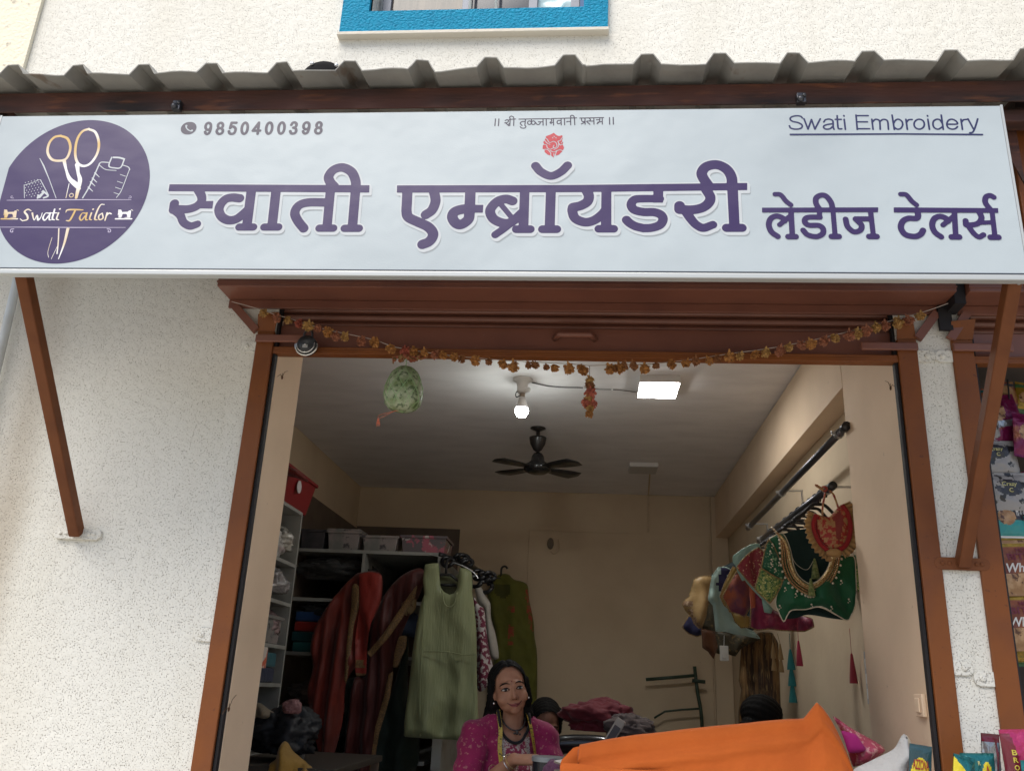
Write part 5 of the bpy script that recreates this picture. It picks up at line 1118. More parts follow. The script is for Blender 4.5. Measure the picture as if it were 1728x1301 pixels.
tg_ = thing('hanger_cluster_rail', 'black hook rail crowded with hanger ends between the sage and olive kurtas', 'hook rail', tuple(at(805, 970, 6.3)))
obj('rail_body', G().tube([at(742, 936, BY), at(795, 955, 6.5), at(832, 978, 7.53)], .02, 8), hb, tg_, smooth=True)
for u, v, r_ in ((470,235,.030),(530,270,.03),(610,440,.034),(700,490,.036),(690,400,.03),(740,395,.028),(640,380,.03),(500,230,.026),(355,260,.03)):
    p = at(OK[0]+u/OK[2], OK[1]+v/OK[2], 5.9); obj('hanger_end', G().tube([p+Vector((r_*1.3*math.cos(a_), .02*math.sin(a_*2), r_*math.sin(a_))) for a_ in [R(30*k) for k in range(13)]], .014, 8), hb, tg_, smooth=True)
obj('wire_hook', strand(OK, [(190,190),(300,222)], 5.85, .003, 5).tube(path_px(OK, [(400,262),(500,300),(590,355),(635,410)], 5.8), .004, 5), M['galv'], tg_)
tag(cloth('printed_kurta', OK, [(585,540),(630,640),(690,700),(712,900),(740,1100),(775,1270),(700,1420),(625,1420),(622,1100),(618,900),(600,680)], 5.78, fabric('white_maroon_print', (.13, .018, .04), .7, var=(38, .50, .54, (.42, .38, .36))), None, .03, .015), 'maroon kurta with a white floral print squeezed behind the sage one', 'kurta')
tag(cloth('cream_kurta', OK, [(600,500),(650,475),(700,570),(745,640),(752,780),(800,950),(822,1135),(770,1145),(740,1100),(712,900),(690,700),(640,660)], 5.9, fabric('cream_cotton', (.34, .31, .27), .8, spots=(9, .70, .72, (.03, .03, .03))), None, .03, .015), 'cream cotton kurta between the printed and the olive ones', 'kurta')
olive = fabric('olive_cotton', (.135, .135, .022), .75); coral = fabric('coral_print', (.34, .065, .035), .8, var=(30, .45, .55, (.18, .12, .03)))
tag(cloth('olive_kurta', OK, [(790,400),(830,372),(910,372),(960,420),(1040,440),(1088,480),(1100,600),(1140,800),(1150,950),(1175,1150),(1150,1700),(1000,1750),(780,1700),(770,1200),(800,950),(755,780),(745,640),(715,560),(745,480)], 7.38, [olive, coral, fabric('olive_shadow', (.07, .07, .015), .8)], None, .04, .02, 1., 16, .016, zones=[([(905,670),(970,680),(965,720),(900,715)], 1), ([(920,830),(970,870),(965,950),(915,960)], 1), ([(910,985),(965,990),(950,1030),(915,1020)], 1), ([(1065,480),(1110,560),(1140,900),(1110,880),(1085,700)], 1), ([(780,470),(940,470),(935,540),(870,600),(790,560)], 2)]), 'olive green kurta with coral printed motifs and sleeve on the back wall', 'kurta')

# left foreground clutter: a table with bags
lt = thing('side_table', 'dark work table loaded with bags and cloth at the lower left inside', 'table', (-1.35, 4.3, ZF))
obj('table_top', G().box(-1.59, -1.05, 3.95, 4.9, 1.17, 1.20), mat('dark_table', (.035, .028, .022), .6), lt, bevel=.004)
for x in (-1.57, -1.08):
    for y in (3.98, 4.87): obj('leg', G().box(x-.018, x+.018, y-.018, y+.018, ZF, 1.169), M['ply'], lt)
OL = (400, 1080, 5.886)
tag(cloth('cloth_heap', OL, [(425,1060),(470,1000),(520,1020),(560,1090),(640,1170),(720,1230),(775,1290),(800,1420),(330,1420),(335,1230),(400,1170)], 4.0, fabric('mustard_cloth', (.30, .17, .03), .7), None, .05, .05, 1., 34, .009, .05), 'mustard yellow cloth heap at the lower left inside the entrance', 'cloth')
tag(cloth('cloth_heap', OL, [(575,850),(660,835),(740,840),(748,970),(692,985),(680,1090),(660,1190),(610,1150),(595,1000)], 4.4, fabric('pale_grey_cloth', (.17, .155, .145)), None, .03, .03, 1., 34, .010, .03), 'pale grey cloth hanging at the side table right of the black bag', 'cloth')
tag(cloth('cloth_heap', OL, [(140,610),(240,625),(330,690),(435,750),(440,775),(350,785),(140,775)], 4.2, fabric('beige_cloth', (.20, .16, .11)), None, .03, .03, 1., 34, .010, .03), 'beige cloth bundle at the left of the side table', 'cloth')
lumpy('carry_bag', 'black shiny bag on the side table behind the mustard cloth', 'bag', (-1.38, 4.25, 1.31), (.15, .15, .11), mat('black_bag', (.014, .015, .018), .55, spec=.25, bump=(18, .01)), 22)
lumpy('ribbon_rose', 'pink and white ribbon bow on the black bag', 'ribbon', (-1.33, 4.15, 1.43), (.04, .03, .035), mat('pink_ribbon', (.22, .10, .10), .6), 25)

# ------------------------------------------------------------------ back wall bits
rk = thing('wall_rack', 'thin dull green tube rack leaning on the back wall', 'rack', tuple(at(1180, 1230, 7.4))); rg = mat('green_tube', (.035, .06, .04), .4)
T = lambda pts, r_, Y=7.42: G().tube([at(x, y, Y) for x, y in pts], r_, 8)
obj('upright', T([(1172,1124),(1176,1160),(1183,1200),(1188,1262)], .014), rg, rk, smooth=True)
obj('arm', T([(1090,1146),(1130,1143),(1176,1139)], .013), rg, rk, smooth=True); obj('arm', T([(1104,1211),(1122,1200),(1150,1197),(1184,1195)], .008), rg, rk, smooth=True)
obj('foot', T([(1168,1148),(1190,1150)], .014, 7.40), rg, rk, smooth=True)
hk = thing('wall_smudge', 'dark oval smudge with a hanging cable at the top left of the doorway panel', 'smudge', tuple(at(930, 918, 7.53)))
p = at(929, 917, 7.52); obj('smudge_body', G().ball(p, (.028, .012, .05), 14, 9), mat('smudge_brown', (.17, .135, .10), .8), hk, smooth=True)  # flattened ball stands in for a dark smudge on the wall
obj('cable', G().tube(path_px((0,0,1), [(929,930),(936,934),(944,925),(941,910)], 7.51, 5), .005, 6), M['cream2'], hk)

# ------------------------------------------------------------------ cutting counter, orange cloth and what lies on it
ct = thing('cutting_counter', 'wooden cutting counter just inside the entrance under the orange cloth', 'counter', (.45, 3.35, ZF))
obj('counter_top', G().box(-.10, 1.06, 3.10, 3.62, 1.27, 1.30), M['ply'], ct, bevel=.004); obj('counter_body', G().box(-.04, 1.04, 3.14, 3.58, ZF, 1.269), M['ply'], ct)
OO = (1160, 1140, 5.082)
oc = thing('orange_cloth', 'large piece of plain orange cloth spread over the counter with one corner standing up', 'cloth', tuple(at(1200, 1290, 3.12)))
om = fabric('orange_cotton', (.55, .120, .017), .8, var=(6, .4, .7, (.48, .10, .014)), sheen=.1)
# draped sheet: front fall, rounded ridge, then flat towards the back
top_px = [(-940,640),(-935,590),(-700,545),(-400,500),(0,456),(300,425),(600,392),(880,362),(1008,354),(1068,285),(1122,220),(1180,275),(1240,360),(1300,470),(1350,580),(1400,700),(1440,830)]
lo_px = [(-1090,735),(-1000,800)]
TX = [at(OO[0]+u/OO[2], OO[1]+v/OO[2], 3.13) for u, v in top_px]
xs_t = [p.x for p in TX]; zs_t = [p.z for p in TX]
g = G(); NX, NV = 150, 34; vs = []; xa, xb = xs_t[0], xs_t[-1]
for i in range(NX+1):
    x = xa+(xb-xa)*i/NX; zt_ = float(np.interp(x, xs_t, zs_t))
    for j in range(NV+1):
        t_ = j/NV; peak = max(0, 1-abs(x-.71)/.14)
        if t_ < .7:
            u = t_/.7; z = 1.12+(zt_-1.12)*u; y = 3.075+.07*u*u+.02*math.sin(x*5+1)*(1-u)
        else:
            u = (t_-.7)/.3; z = zt_-.0+.008*math.sin(u*math.pi)-(.05+.14*peak)*u; y = 3.145+.40*u*(1-.55*peak)
        wr = .010*noise.noise((x*3.2, t_*2.2, 2))+.006*noise.noise((x*9+t_*4, t_*5-x*3, 5))
        cr_ = .019*math.exp(-((t_-.47-.16*x)/.024)**2)+.013*math.exp(-((t_-.30+.10*x)/.018)**2)-.010*math.exp(-((t_-.58-.10*(x-.3))/.018)**2)
        z2 = .004*noise.noise((x*7, t_*3, 9))
        vs.append((x+.02*(1-t_)*((x-xa)/(xb-xa)-.5)*0, y-cr_-wr*(1 if t_ < .75 else .4), z+z2))
g.add(vs, [(i*(NV+1)+j, (i+1)*(NV+1)+j, (i+1)*(NV+1)+j+1, i*(NV+1)+j+1) for i in range(NX) for j in range(NV)])
o = obj('sheet', g, om, oc, smooth=True); s_ = o.modifiers.new('solid', 'SOLIDIFY'); s_.thickness = .003
# lower-left folded layers sticking out to the left
cloth('fold', (760,900,3.244), [(640,1205),(676,1168),(900,1140),(1200,1100),(1300,1110),(1300,1420),(600,1420),(602,1245)], 3.16, om, oc, .008, .006, 1., 8, .012, .02, smooth_px=False)
cloth('fold', (760,900,3.244), [(600,1255),(700,1258),(900,1285),(1200,1300),(1200,1480),(598,1480)], 3.10, om, oc, .008, .004, 1., 8, .012, .03, smooth_px=False)
tag(obj('paper_edge', G().add([at(x, y, 3.2) for x, y in ((935,1283),(958,1278),(985,1283),(960,1292))]+[at(x, y, 3.23)+Vector((0,0,-.004)) for x, y in ((935,1284),(958,1279),(985,1284),(960,1293))], [(0,1,2,3),(7,6,5,4),(0,4,5,1),(1,5,6,2),(2,6,7,3),(3,7,4,0)]), mat('paper', (.55, .53, .48), .7), None, loc=tuple(at(960,1292,3.2))), 'pale paper tip poking out left of the orange cloth', 'paper')
pkm = mat('pink_polka_plastic', (.46, .075, .14), .22, spec=.6, bump=(26, .012, 3), var=(55, .56, .60, (.62, .28, .30)))
OB = (1360, 1160, 4.6957)
pbg = thing('pink_bag', 'shiny pink polka-dotted plastic bag lying right of the orange cloth', 'bag', tuple(at(1440, 1290, 3.3)))
cloth('bag_body', OB, [(205,215),(260,250),(330,300),(450,370),(560,430),(612,470),(618,500),(560,560),(500,600),(400,620),(370,620),(330,500),(280,350)], 3.32, pkm, pbg, .07, .012, 1., 12, .009, .06)
cloth('magenta_filling', OB, [(270,330),(330,350),(400,370),(440,430),(475,480),(460,505),(345,515),(310,430)], 3.245, fabric('magenta_filling', (.42, .02, .20), .6), pbg, .012, .004, cell=.008, R_=.03)
wbg = thing('white_cloth_bag', 'white cloth bag with a standing corner between the pink bag and the snack packets', 'bag', tuple(at(1500, 1295, 3.05)))
cloth('bag_body', OB, [(380,640),(470,600),(560,555),(690,488),(735,420),(770,365),(800,380),(805,440),(838,540),(830,580),(800,640),(780,760),(380,760)], 3.06, mat('white_bag_cloth', (.42, .415, .41), .6, bump=(16, .02, 3)), wbg, .06, .014, 1., 18, .009, .06)
cloth('lining', OB, [(770,362),(800,375),(835,440),(855,560),(858,660),(820,760),(770,760),(810,620),(838,545),(805,450)], 3.10, mat('cream_lining', (.52, .46, .36), .7), wbg, .02, .004, cell=.008, R_=.02)

# ------------------------------------------------------------------ sewing corner
st = thing('sewing_table', 'table with sewing machines behind the orange cloth', 'table', (.1, 4.3, ZF))
obj('table_top', G().box(-.36, .92, 3.95, 4.75, 1.055, 1.095), M['ply'], st, bevel=.004)
for x in (-.33, .89):
    for y in (3.98, 4.72): obj('leg', G().box(x-.02, x+.02, y-.02, y+.02, ZF, 1.054), M['ply'], st)
bk = mat('black_enamel', (.010, .010, .012), .2)
def machine(x, y, label):
    t = thing('sewing_machine', label, 'sewing machine', (x, y, 1.096))
    obj('bed', G().box(x-.19, x+.19, y-.08, y+.08, 1.096, 1.14), bk, t, bevel=.01)
    obj('arm', G().tube([Vector(p) for p in cr([(x+.13, y, 1.135), (x+.13, y, 1.275), (x+.10, y, 1.325), (x, y, 1.335), (x-.12, y, 1.325), (x-.15, y, 1.3)], 4)], [.05]*5+[.042]*16, 12), bk, t, smooth=True)
    obj('head', G().box(x-.175, x-.115, y-.035, y+.035, 1.215, 1.345), bk, t, bevel=.014)
    obj('needle_bar', G().tube([(x-.145, y, 1.215), (x-.145, y, 1.14)], .005, 8), M['galv'], t)
    obj('hand_wheel', G().lathe([(.0, .012), (.05, .012), (.065, .006), (.065, -.006), (.05, -.012), (0, -.012)], (x+.20, y, 1.305), 24, Matrix.Rotation(R(90), 3, 'Y')), bk, t, smooth=True)
machine(.02, 4.35, 'black sewing machine on the table left of the maroon cloth heap')
mr = fabric('maroon_cloth', (.13, .014, .022), .7)
lumpy('cloth_heap', 'dark maroon cloth heap behind the sewing machine', 'cloth', tuple(at(1010, 1212, 4.75)), (.165, .12, .085), mr, 31, n=1.8)
lumpy('cloth_heap', 'dusky grey pink cloth heap right of the maroon one', 'cloth', tuple(at(1062, 1232, 4.65)), (.125, .1, .07), fabric('dusky_cloth', (.10, .075, .07), .8), 32)
c = at(1036, 1236, 3.9); mb = thing('flat_case', 'flat pale rimmed case leaning behind the orange cloth', 'case', tuple(at(1030, 1262, 3.9)))
Ml = Matrix.Translation(c) @ Matrix.Rotation(R(-32), 4, 'Y').inverted()
obj('case_body', G().box(-.020, .020, -.005, .005, -.062, .062, Ml), mat('pale_case', (.34, .30, .25), .5), mb, bevel=.006)
obj('case_face', G().box(-.014, .014, -.007, -.0055, -.055, .030, Ml), mat('dark_face', (.05, .045, .05), .4), mb)
# black tin on the table in front of the woman
c = at(925, 1278, 3.42); tn = thing('round_tin', 'black round tin with a grey lid in front of the seated woman', 'tin', (c.x, c.y, 1.21)); rr_ = (at(953, 1278, 3.42).x-at(897, 1278, 3.42).x)/2
obj('tin_body', G().lathe([(rr_*.93, 1.21-c.z), (rr_*.94, -.012), (0, -.012)], c, 36), mat('tin_black', (.012, .014, .018), .25), tn, smooth=False)
obj('tin_lid', G().lathe([(rr_, -.012), (rr_, .002), (rr_*.95, .005), (0, .004)], c, 40), mat('tin_lid', (.22, .24, .25), .35, metal=.3), tn)
ft = thing('small_table', 'small work table in front of the seated woman', 'table', (-.3, 3.45, ZF))
obj('table_top', G().box(-.52, -.12, 3.20, 3.60, 1.18, 1.208), M['ply'], ft, bevel=.004)
for x in (-.5, -.14):
    for y in (3.22, 3.58): obj('leg', G().box(x-.018, x+.018, y-.018, y+.018, ZF, 1.179), M['ply'], ft)
lumpy('cloth_heap', 'purple cloth beside the black tin', 'cloth', tuple(at(940, 1305, 3.36)), (.05, .05, .04), fabric('purple_cloth', (.10, .035, .075), .7), 35)
# ------------------------------------------------------------------ people
def blob(g, voxel, smooth=4):
    """one continuous surface from overlapping rounded pieces"""
    me = bpy.data.meshes.new('skin'); me.from_pydata(g.v, [], g.f)
    bm = bmesh.new(); bm.from_mesh(me); bmesh.ops.remove_doubles(bm, verts=bm.verts, dist=1e-5); bmesh.ops.recalc_face_normals(bm, faces=bm.faces); bm.to_mesh(me); bm.free()
    o = bpy.data.objects.new('skin', me); COL.objects.link(o)
    r = o.modifiers.new('r', 'REMESH'); r.mode = 'VOXEL'; r.voxel_size = voxel
    s_ = o.modifiers.new('s', 'SMOOTH'); s_.factor = .5; s_.iterations = smooth
    dg = bpy.context.evaluated_depsgraph_get(); out = bpy.data.meshes.new_from_object(o.evaluated_get(dg))
    bpy.data.objects.remove(o); bpy.data.meshes.remove(me); return out
def frame(c, yaw, pitch=0, roll=0):
    """local frame: x = towards picture right, y = where it faces (yaw 0 = the street), z up"""
    m = Matrix.Rotation(yaw, 4, 'Z') @ Matrix.Rotation(R(180), 4, 'Z') @ Matrix.Scale(-1, 4, (1, 0, 0))
    return Matrix.Translation(Vector(c)) @ Matrix.Rotation(yaw, 4, 'Z') @ Matrix(((1,0,0,0),(0,-1,0,0),(0,0,1,0),(0,0,0,1))) @ Matrix.Rotation(pitch, 4, 'X') @ Matrix.Rotation(roll, 4, 'Y')
def lball(g, Mx_, c, r, nu=20, nv=14): g.ball(Mx_ @ Vector(c), r, nu, nv, Mx_.to_3x3())
def lcap(g, Mx_, p, q, r0, r1=None): g.capsule(Mx_ @ Vector(p), Mx_ @ Vector(q), r0, r1, 14)
skin_m = lambda n, c_: mat(n, c_, .55, spec=.25, var=(30, .4, .7, (c_[0]*.85, c_[1]*.8, c_[2]*.8)), bump=(220, .0006, 2))
def head_pieces(g, H):
    lball(g, H, (0, -.016, .030), (.073, .090, .085)); lball(g, H, (0, .018, -.020), (.067, .070, .082)); lball(g, H, (0, .028, -.066), (.052, .046, .032))
    for s_ in (-1, 1):
        lball(g, H, (s_*.038, .048, -.034), (.030, .029, .029)); lball(g, H, (s_*.070, -.014, -.014), (.007, .015, .024)); lcap(g, H, (s_*.012, .077, .021), (s_*.046, .062, .017), .011, .008)
        lball(g, H, (s_*.0105, .087, -.039), (.0075, .008, .0065)); lcap(g, H, (s_*.0, .078, -.0645), (s_*.026, .066, -.057), .0060, .0040)
        lball(g, H, (s_*.031, .068, -.001), (.017, .012, .011))
    lcap(g, H, (0, .079, .010), (0, .098, -.035), .0075, .0095); lball(g, H, (0, .067, -.090), (.022, .017, .014)); lcap(g, H, (0, .077, -.075), (0, .076, -.076), .013); lcap(g, H, (-.012, .074, -.0755), (.012, .074, -.0755), .0075)
def face_parts(t, H, body, open_=1.0):
    """eyes, brows and lips laid onto the modelled face"""
    from mathutils.bvhtree import BVHTree
    org = ORG[body.name]; tree = BVHTree.FromPolygons([v.co+org for v in body.data.vertices], [tuple(p.vertices) for p in body.data.polygons])
    k_ = H.to_scale().x; fw = (H.to_3x3() @ Vector((0, 1, 0))).normalized()
    def on(x, z, off=0):
        h = tree.ray_cast(H @ Vector((x, .22, z)), -fw)[0]
        return (h if h else H @ Vector((x, .07, z)))+fw*off
    eye_w = mat('eye_white', (.36, .33, .30), .25); iris = mat('iris', (.012, .008, .006), .12); dark = mat('brow', (.010, .008, .007), .8, spec=.1); lip = mat('lip', (.23, .055, .048), .5)
    for s_ in (-1, 1):
        c_ = on(s_*.0315, -.001, -.0035)
        g = G(); g.ball(c_, (.0158*k_, .0075*k_, .0068*open_*k_), 18, 12, H.to_3x3()*(1/k_)); e = obj('eye', g, eye_w, t, smooth=True)
        g = G(); g.ball(c_+fw*.0052, (.0064*k_, .0030*k_, .0062*open_*k_), 14, 8, H.to_3x3()*(1/k_)); obj('iris', g, iris, e, smooth=True)
        P = cr([on(s_*.0145, -.002, .002), on(s_*.024, .0062*open_-.001, .0032), on(s_*.037, .0062*open_-.001, .003), on(s_*.050, -.0005, .002)], 5)
        obj('lash_line', G().tube([Vector(p) for p in P], [.0012+.0016*math.sin(k/15*3.1) for k in range(16)], 6), dark, e, smooth=True)
        P = cr([on(s_*.0145, -.003, .001), on(s_*.025, -.0075*open_, .0015), on(s_*.038, -.0068*open_, .0015), on(s_*.049, -.001, .001)], 5)
        obj('lower_lash', G().tube([Vector(p) for p in P], .0010, 6), dark, e, smooth=True)
        P = cr([on(s_*.012, .0195, .0014), on(s_*.026, .0245, .0016), on(s_*.041, .0230, .0018), on(s_*.052, .0165, .0014)], 5)
        obj('eyebrow', G().tube([Vector(p) for p in P], [.0012+.0018*math.sin(k/15*2.7) for k in range(16)], 6), dark, t, smooth=True)
    P1 = [Vector(p) for p in cr([on(-.030, -.0550, .0), on(-.015, -.0625, .0006), on(0, -.0635, .0006), on(.015, -.0625, .0006), on(.030, -.0550, .0)], 5)]
    P2 = [Vector(p) for p in cr([on(-.028, -.0570, .0), on(-.014, -.0685, .0006), on(0, -.0710, .0010), on(.014, -.0685, .0006), on(.028, -.0570, .0)], 5)]
    g = G().tube(P1, [.0007+.0026*math.sin(k/20*math.pi) for k in range(21)], 8).tube(P2, [.0007+.0036*math.sin(k/20*math.pi) for k in range(21)], 8); o = obj('lips', g, lip, t, smooth=True)
    P = [Vector(p) for p in cr([on(-.0325, -.0530, .0002), on(-.015, -.0655, .0030), on(0, -.0670, .0034), on(.015, -.0655, .0030), on(.0325, -.0530, .0002)], 5)]
    obj('mouth_line', G().tube(P, .0011, 6), mat('mouth_dark', (.05, .014, .012), .6), o)
    for s_ in (-1, 1): obj('nostril', G().ball(on(s_*.0075, -.0435, .0002), .0022, 8, 6), mat('nostril_dark', (.03, .012, .010), .8), t)
    return on
def hand(g, w, d, nrm, s_=1, curl=.5, thumb=1):
    """palm and five fingers: w wrist, d pointing direction, nrm back of the hand"""
    d = Vector(d).normalized(); nrm = Vector(nrm); nrm = (nrm-d*nrm.dot(d)).normalized(); x = d.cross(nrm)
    P = lambda a, b, c_: Vector(w)+(x*a+d*b+nrm*c_)*s_
    for a in (-.028, -.010, .010, .027): g.capsule(P(a*.6, .005, 0), P(a, .078, 0), .016*s_, .0125*s_, 10)
    for a, L in ((-.030, .062), (-.010, .074), (.011, .078), (.030, .068)):
        p = P(a, .080, .002); ang = 0
        for k, f_ in enumerate((.45, .32, .23)):
            ang += curl*(.5+.25*k); q = p+(d*math.cos(ang)-nrm*math.sin(ang))*L*f_*s_; g.capsule(p, q, (.0092-.0012*k)*s_, (.0082-.0012*k)*s_, 8); p = q
    a0 = P(.028*thumb, .022, -.006); a1 = P(.052*thumb, .050, -.018); a2 = P(.054*thumb, .078, -.030)
    g.capsule(a0, a1, .0125*s_, .0105*s_, 8); g.capsule(a1, a2, .0105*s_, .0080*s_, 8)
def skin_obj(name, me, m, t): return finish(name, me, m, t, smooth=True)

# --- seated tailor with a measuring tape
hc = at(860, 1163, 3.78)
wm = thing('person', 'smiling woman in a magenta tunic with a yellow tape round her neck', 'person', (hc.x, 3.84, ZF))
H = frame(hc, R(14), R(3), R(-11)) @ Matrix.Scale(.94, 4)
T_ = frame((hc.x+.010, 3.83, hc.z+.050), R(22)) @ Matrix.Scale(.89, 4, (1, 0, 0))
sk_ = skin_m('brown_skin', (.36, .18, .11))
g = G(); head_pieces(g, H)
lcap(g, T_, (.004, -.005, -.06), (0, -.02, -.19), .050, .056)
lball(g, T_, (0, -.02, -.235), (.12, .07, .06)); lball(g, T_, (0, -.015, -.40), (.125, .085, .20)); lball(g, T_, (0, -.02, -.62), (.155, .11, .13))
shR, shL = Vector((-.165, -.02, -.235)), Vector((.165, -.02, -.235))
elR = Vector((-.215, .03, -.475)); wrR = T_.inverted() @ (at(868, 1281, 3.60)); wrR2 = wrR
elL = Vector((.205, .07, -.46)); wrL = Vector((.12, .26, -.43))
lcap(g, T_, shR, elR, .046, .038); lcap(g, T_, elR, wrR, .038, .025); lcap(g, T_, shL, elL, .046, .038); lcap(g, T_, elL, wrL, .038, .025)
dR = (T_.to_3x3() @ (Vector((.05, .23, -.44))-wrR)); dR = Vector((.9, -.25, .05))
hand(g, T_ @ wrR, dR, (0, -.3, 1), 1.0, .45, -1)
hand(g, T_ @ wrL, T_.to_3x3() @ Vector((-.7, .6, -.1)), (0, -.2, 1), 1.0, .45, 1)
for s_ in (-1, 1):   # seated legs
    hp, kn_, an = Vector((s_*.09, -.02, -.70)), Vector((s_*.12, .40, -.70)), Vector((s_*.11, .36, -1.10))
    lcap(g, T_, hp, kn_, .085, .060); lcap(g, T_, kn_, an, .055, .038); lcap(g, T_, an, an+Vector((0, .15, -.03)), .035, .026)
bd = skin_obj('body', blob(g, .0042, 5), sk_, wm); onf = face_parts(wm, H, bd, .85)
g = G().ball(onf(0, .030, .0003), .0028, 10, 6); obj('bindi', g, mat('bindi_red', (.20, .012, .015), .4), wm)
hair_m = mat('black_hair', (.007, .006, .0055), .7, spec=.12, bump=(190, .004, 3), stretch=(1, 1, .15))
def hair(g, H, long_=True):
    lball(g, H, (0, -.018, .032), (.0815, .099, .0945), 32, 22); lball(g, H, (0, -.045, .045), (.084, .080, .080)); lball(g, H, (0, -.085, -.01), (.068, .045, .075))
    for s_ in (-1, 1): lcap(g, H, (s_*.074, -.012, .03), (s_*.072, -.045, -.05), .018, .028)
def trim_hair(me, H):
    """open the hair over the face along the hairline, with a centre parting"""
    Hi = H.inverted(); bm = bmesh.new(); bm.from_mesh(me); dead = []
    for v in bm.verts:
        p = Hi @ v.co; ax = abs(p.x)
        p2 = .0035*math.sin(math.atan2(p.z, p.y)*34+p.x*60)+.003*noise.noise(p*60); v.co += v.normal*p2*.5
        line = .094-.050*min(1, ax/.066)**2.2-(.07 if ax > .064 else 0)*min(1, (ax-.064)/.01)
        if p.y > -.005 and p.z < line and ax < .078: dead.append(v)
        elif ax < .006 and p.z > .06 and p.y > -.05: v.co -= v.normal*.004
    bmesh.ops.delete(bm, geom=dead, context='VERTS'); bm.to_mesh(me); bm.free(); return me
g = G(); hair(g, H)
for p, q, r0, r1 in (((-.03, -.085, -.03), (-.075, -.085, -.12), .055, .050), ((-.075, -.085, -.12), (-.105, -.06, -.21), .050, .034), ((-.105, -.06, -.21), (-.11, -.08, -.33), .034, .02), ((.05, -.07, -.03), (.072, -.07, -.11), .04, .03)): lcap(g, H, p, q, r0, r1)
skin_obj('hair', trim_hair(blob(g, .0045, 3), H), hair_m, wm)
g = G()
lball(g, H, (-.077, .000, -.046), (.005, .005, .006), 10, 6); lball(g, H, (.078, .000, -.046), (.005, .005, .006), 10, 6); obj('earring', g, M['chrome'], wm, smooth=True)
# tunic
tun = fabric('magenta_tunic', (.29, .016, .085), .75, var=(7, .4, .7, (.22, .013, .066)), spots=(75, .60, .64, (.40, .17, .16), .7))
yok = fabric('silver_embroidery', (.235, .025, .062), .7, var=(75, .53, .58, (.45, .36, .33)), var2=(38, .56, .59, (.42, .34, .26)))
trim = mat('zari_trim', (.24, .18, .15), .5, var=(190, .45, .56, (.48, .43, .38)), bump=(240, .002))
blk = fabric('black_lining', (.012, .011, .013), .8)
g = G()
lball(g, T_, (0, -.02, -.262), (.150, .078, .062)); lball(g, T_, (0, -.010, -.40), (.140, .103, .19)); lball(g, T_, (.0, .045, -.375), (.120, .070, .085)); lball(g, T_, (0, -.015, -.60), (.170, .125, .15))
lcap(g, T_, (-.06, -.02, -.185), shR+Vector((.0, 0, .0)), .052, .063); lcap(g, T_, (.06, -.02, -.185), shL, .052, .063)
lcap(g, T_, shR, elR, .066, .060); lcap(g, T_, shL, elL, .066, .056); lcap(g, T_, elR, elR.lerp(wrR, .38), .060, .050); lcap(g, T_, elL, elL.lerp(wrL, .55), .056, .044)
for s_ in (-1, 1): lcap(g, T_, (s_*.085, -.02, -.69), (s_*.125, .42, -.68), .105, .085)
lball(g, T_, (0, .25, -.73), (.19, .2, .06))
me = blob(g, .0065, 5); Ti = T_.inverted()
# neckline cut, folds and embroidered yoke
bm = bmesh.new(); bm.from_mesh(me)
dead = []
for v in bm.verts:
    p = Ti @ v.co; n_ = noise.noise(p*14)*.004+noise.noise(Vector((p.x*9, p.y*9, p.z*22)))*.004
    if abs(p.x) > .12: n_ += .004*math.sin(p.z*70+p.x*20)
    v.co += v.normal*n_ if v.normal.length else Vector()
    q_ = (p.x/.072)**2+((p.z+.150)/.100)**2
    if q_ < 1 and p.y > -.055: dead.append(v)
bmesh.ops.delete(bm, geom=dead, context='VERTS')
for f in bm.faces:
    p = Ti @ f.calc_center_median(); f.smooth = True
    zz_ = p.z+.25
    if p.y > .0 and -.46 < p.z < -.15 and abs(p.x-.005) < .070+.02*(-zz_): f.material_index = 2 if abs(p.x-.005) > .052+.02*(-zz_) else 1
bm.to_mesh(me); bm.free()
o = finish('tunic', me, [tun, yok, trim], wm, smooth=True); s_ = o.modifiers.new('solid', 'SOLIDIFY'); s_.thickness = .004; s_.offset = -1
# black neck edging, beads, bangles
def on_front(x, z, off=0):
    """point on the chest surface at local x, z"""
    y = .103*math.sqrt(max(0, 1-(x/.145)**2-((z+.40)/.19)**2))-.010; y2 = .045+.070*math.sqrt(max(0, 1-(x/.12)**2-((z+.375)/.085)**2)) if (x/.12)**2+((z+.375)/.085)**2 < 1 else -1
    y3 = -.02+.078*math.sqrt(max(0, 1-(x/.15)**2-((z+.262)/.062)**2)) if (x/.15)**2+((z+.262)/.062)**2 < 1 else -1
    y4 = -.02+.062*math.sqrt(max(0, 1-((z+.195)/.07)**2)) if abs(z+.195) < .07 else -1
    return T_ @ Vector((x, max(y, y2, y3, y4)+off, z))
nk = [on_front(.074*math.sin(a_), -.150-.102*math.cos(a_), .004) for a_ in [R(-112+224*k/30) for k in range(31)]]
obj('neck_edge', G().tube([Vector(p) for p in nk], .006, 8), blk, wm, smooth=True)
for k in range(1): g = G().tube([T_ @ Vector((.058*math.sin(a_), -.012+.05*math.cos(a_)+.022, -.150-.055*math.cos(a_))) for a_ in [R(-130+260*k_/26) for k_ in range(27)]], .0035, 6)
p = T_ @ Vector((.004, .066, -.212)); g.ball(p, (.007, .004, .009), 10, 8).ball(p+Vector((.012, 0, -.006)), .0045, 8, 6).ball(p+Vector((-.010, 0, -.004)), .0045, 8, 6)
obj('necklace', g, mat('dark_beads', (.025, .02, .02), .5, var=(200, .6, .7, (.2, .18, .16))), wm, smooth=True)
fa = T_ @ wrR; fd = (T_ @ wrR-T_ @ elR).normalized()
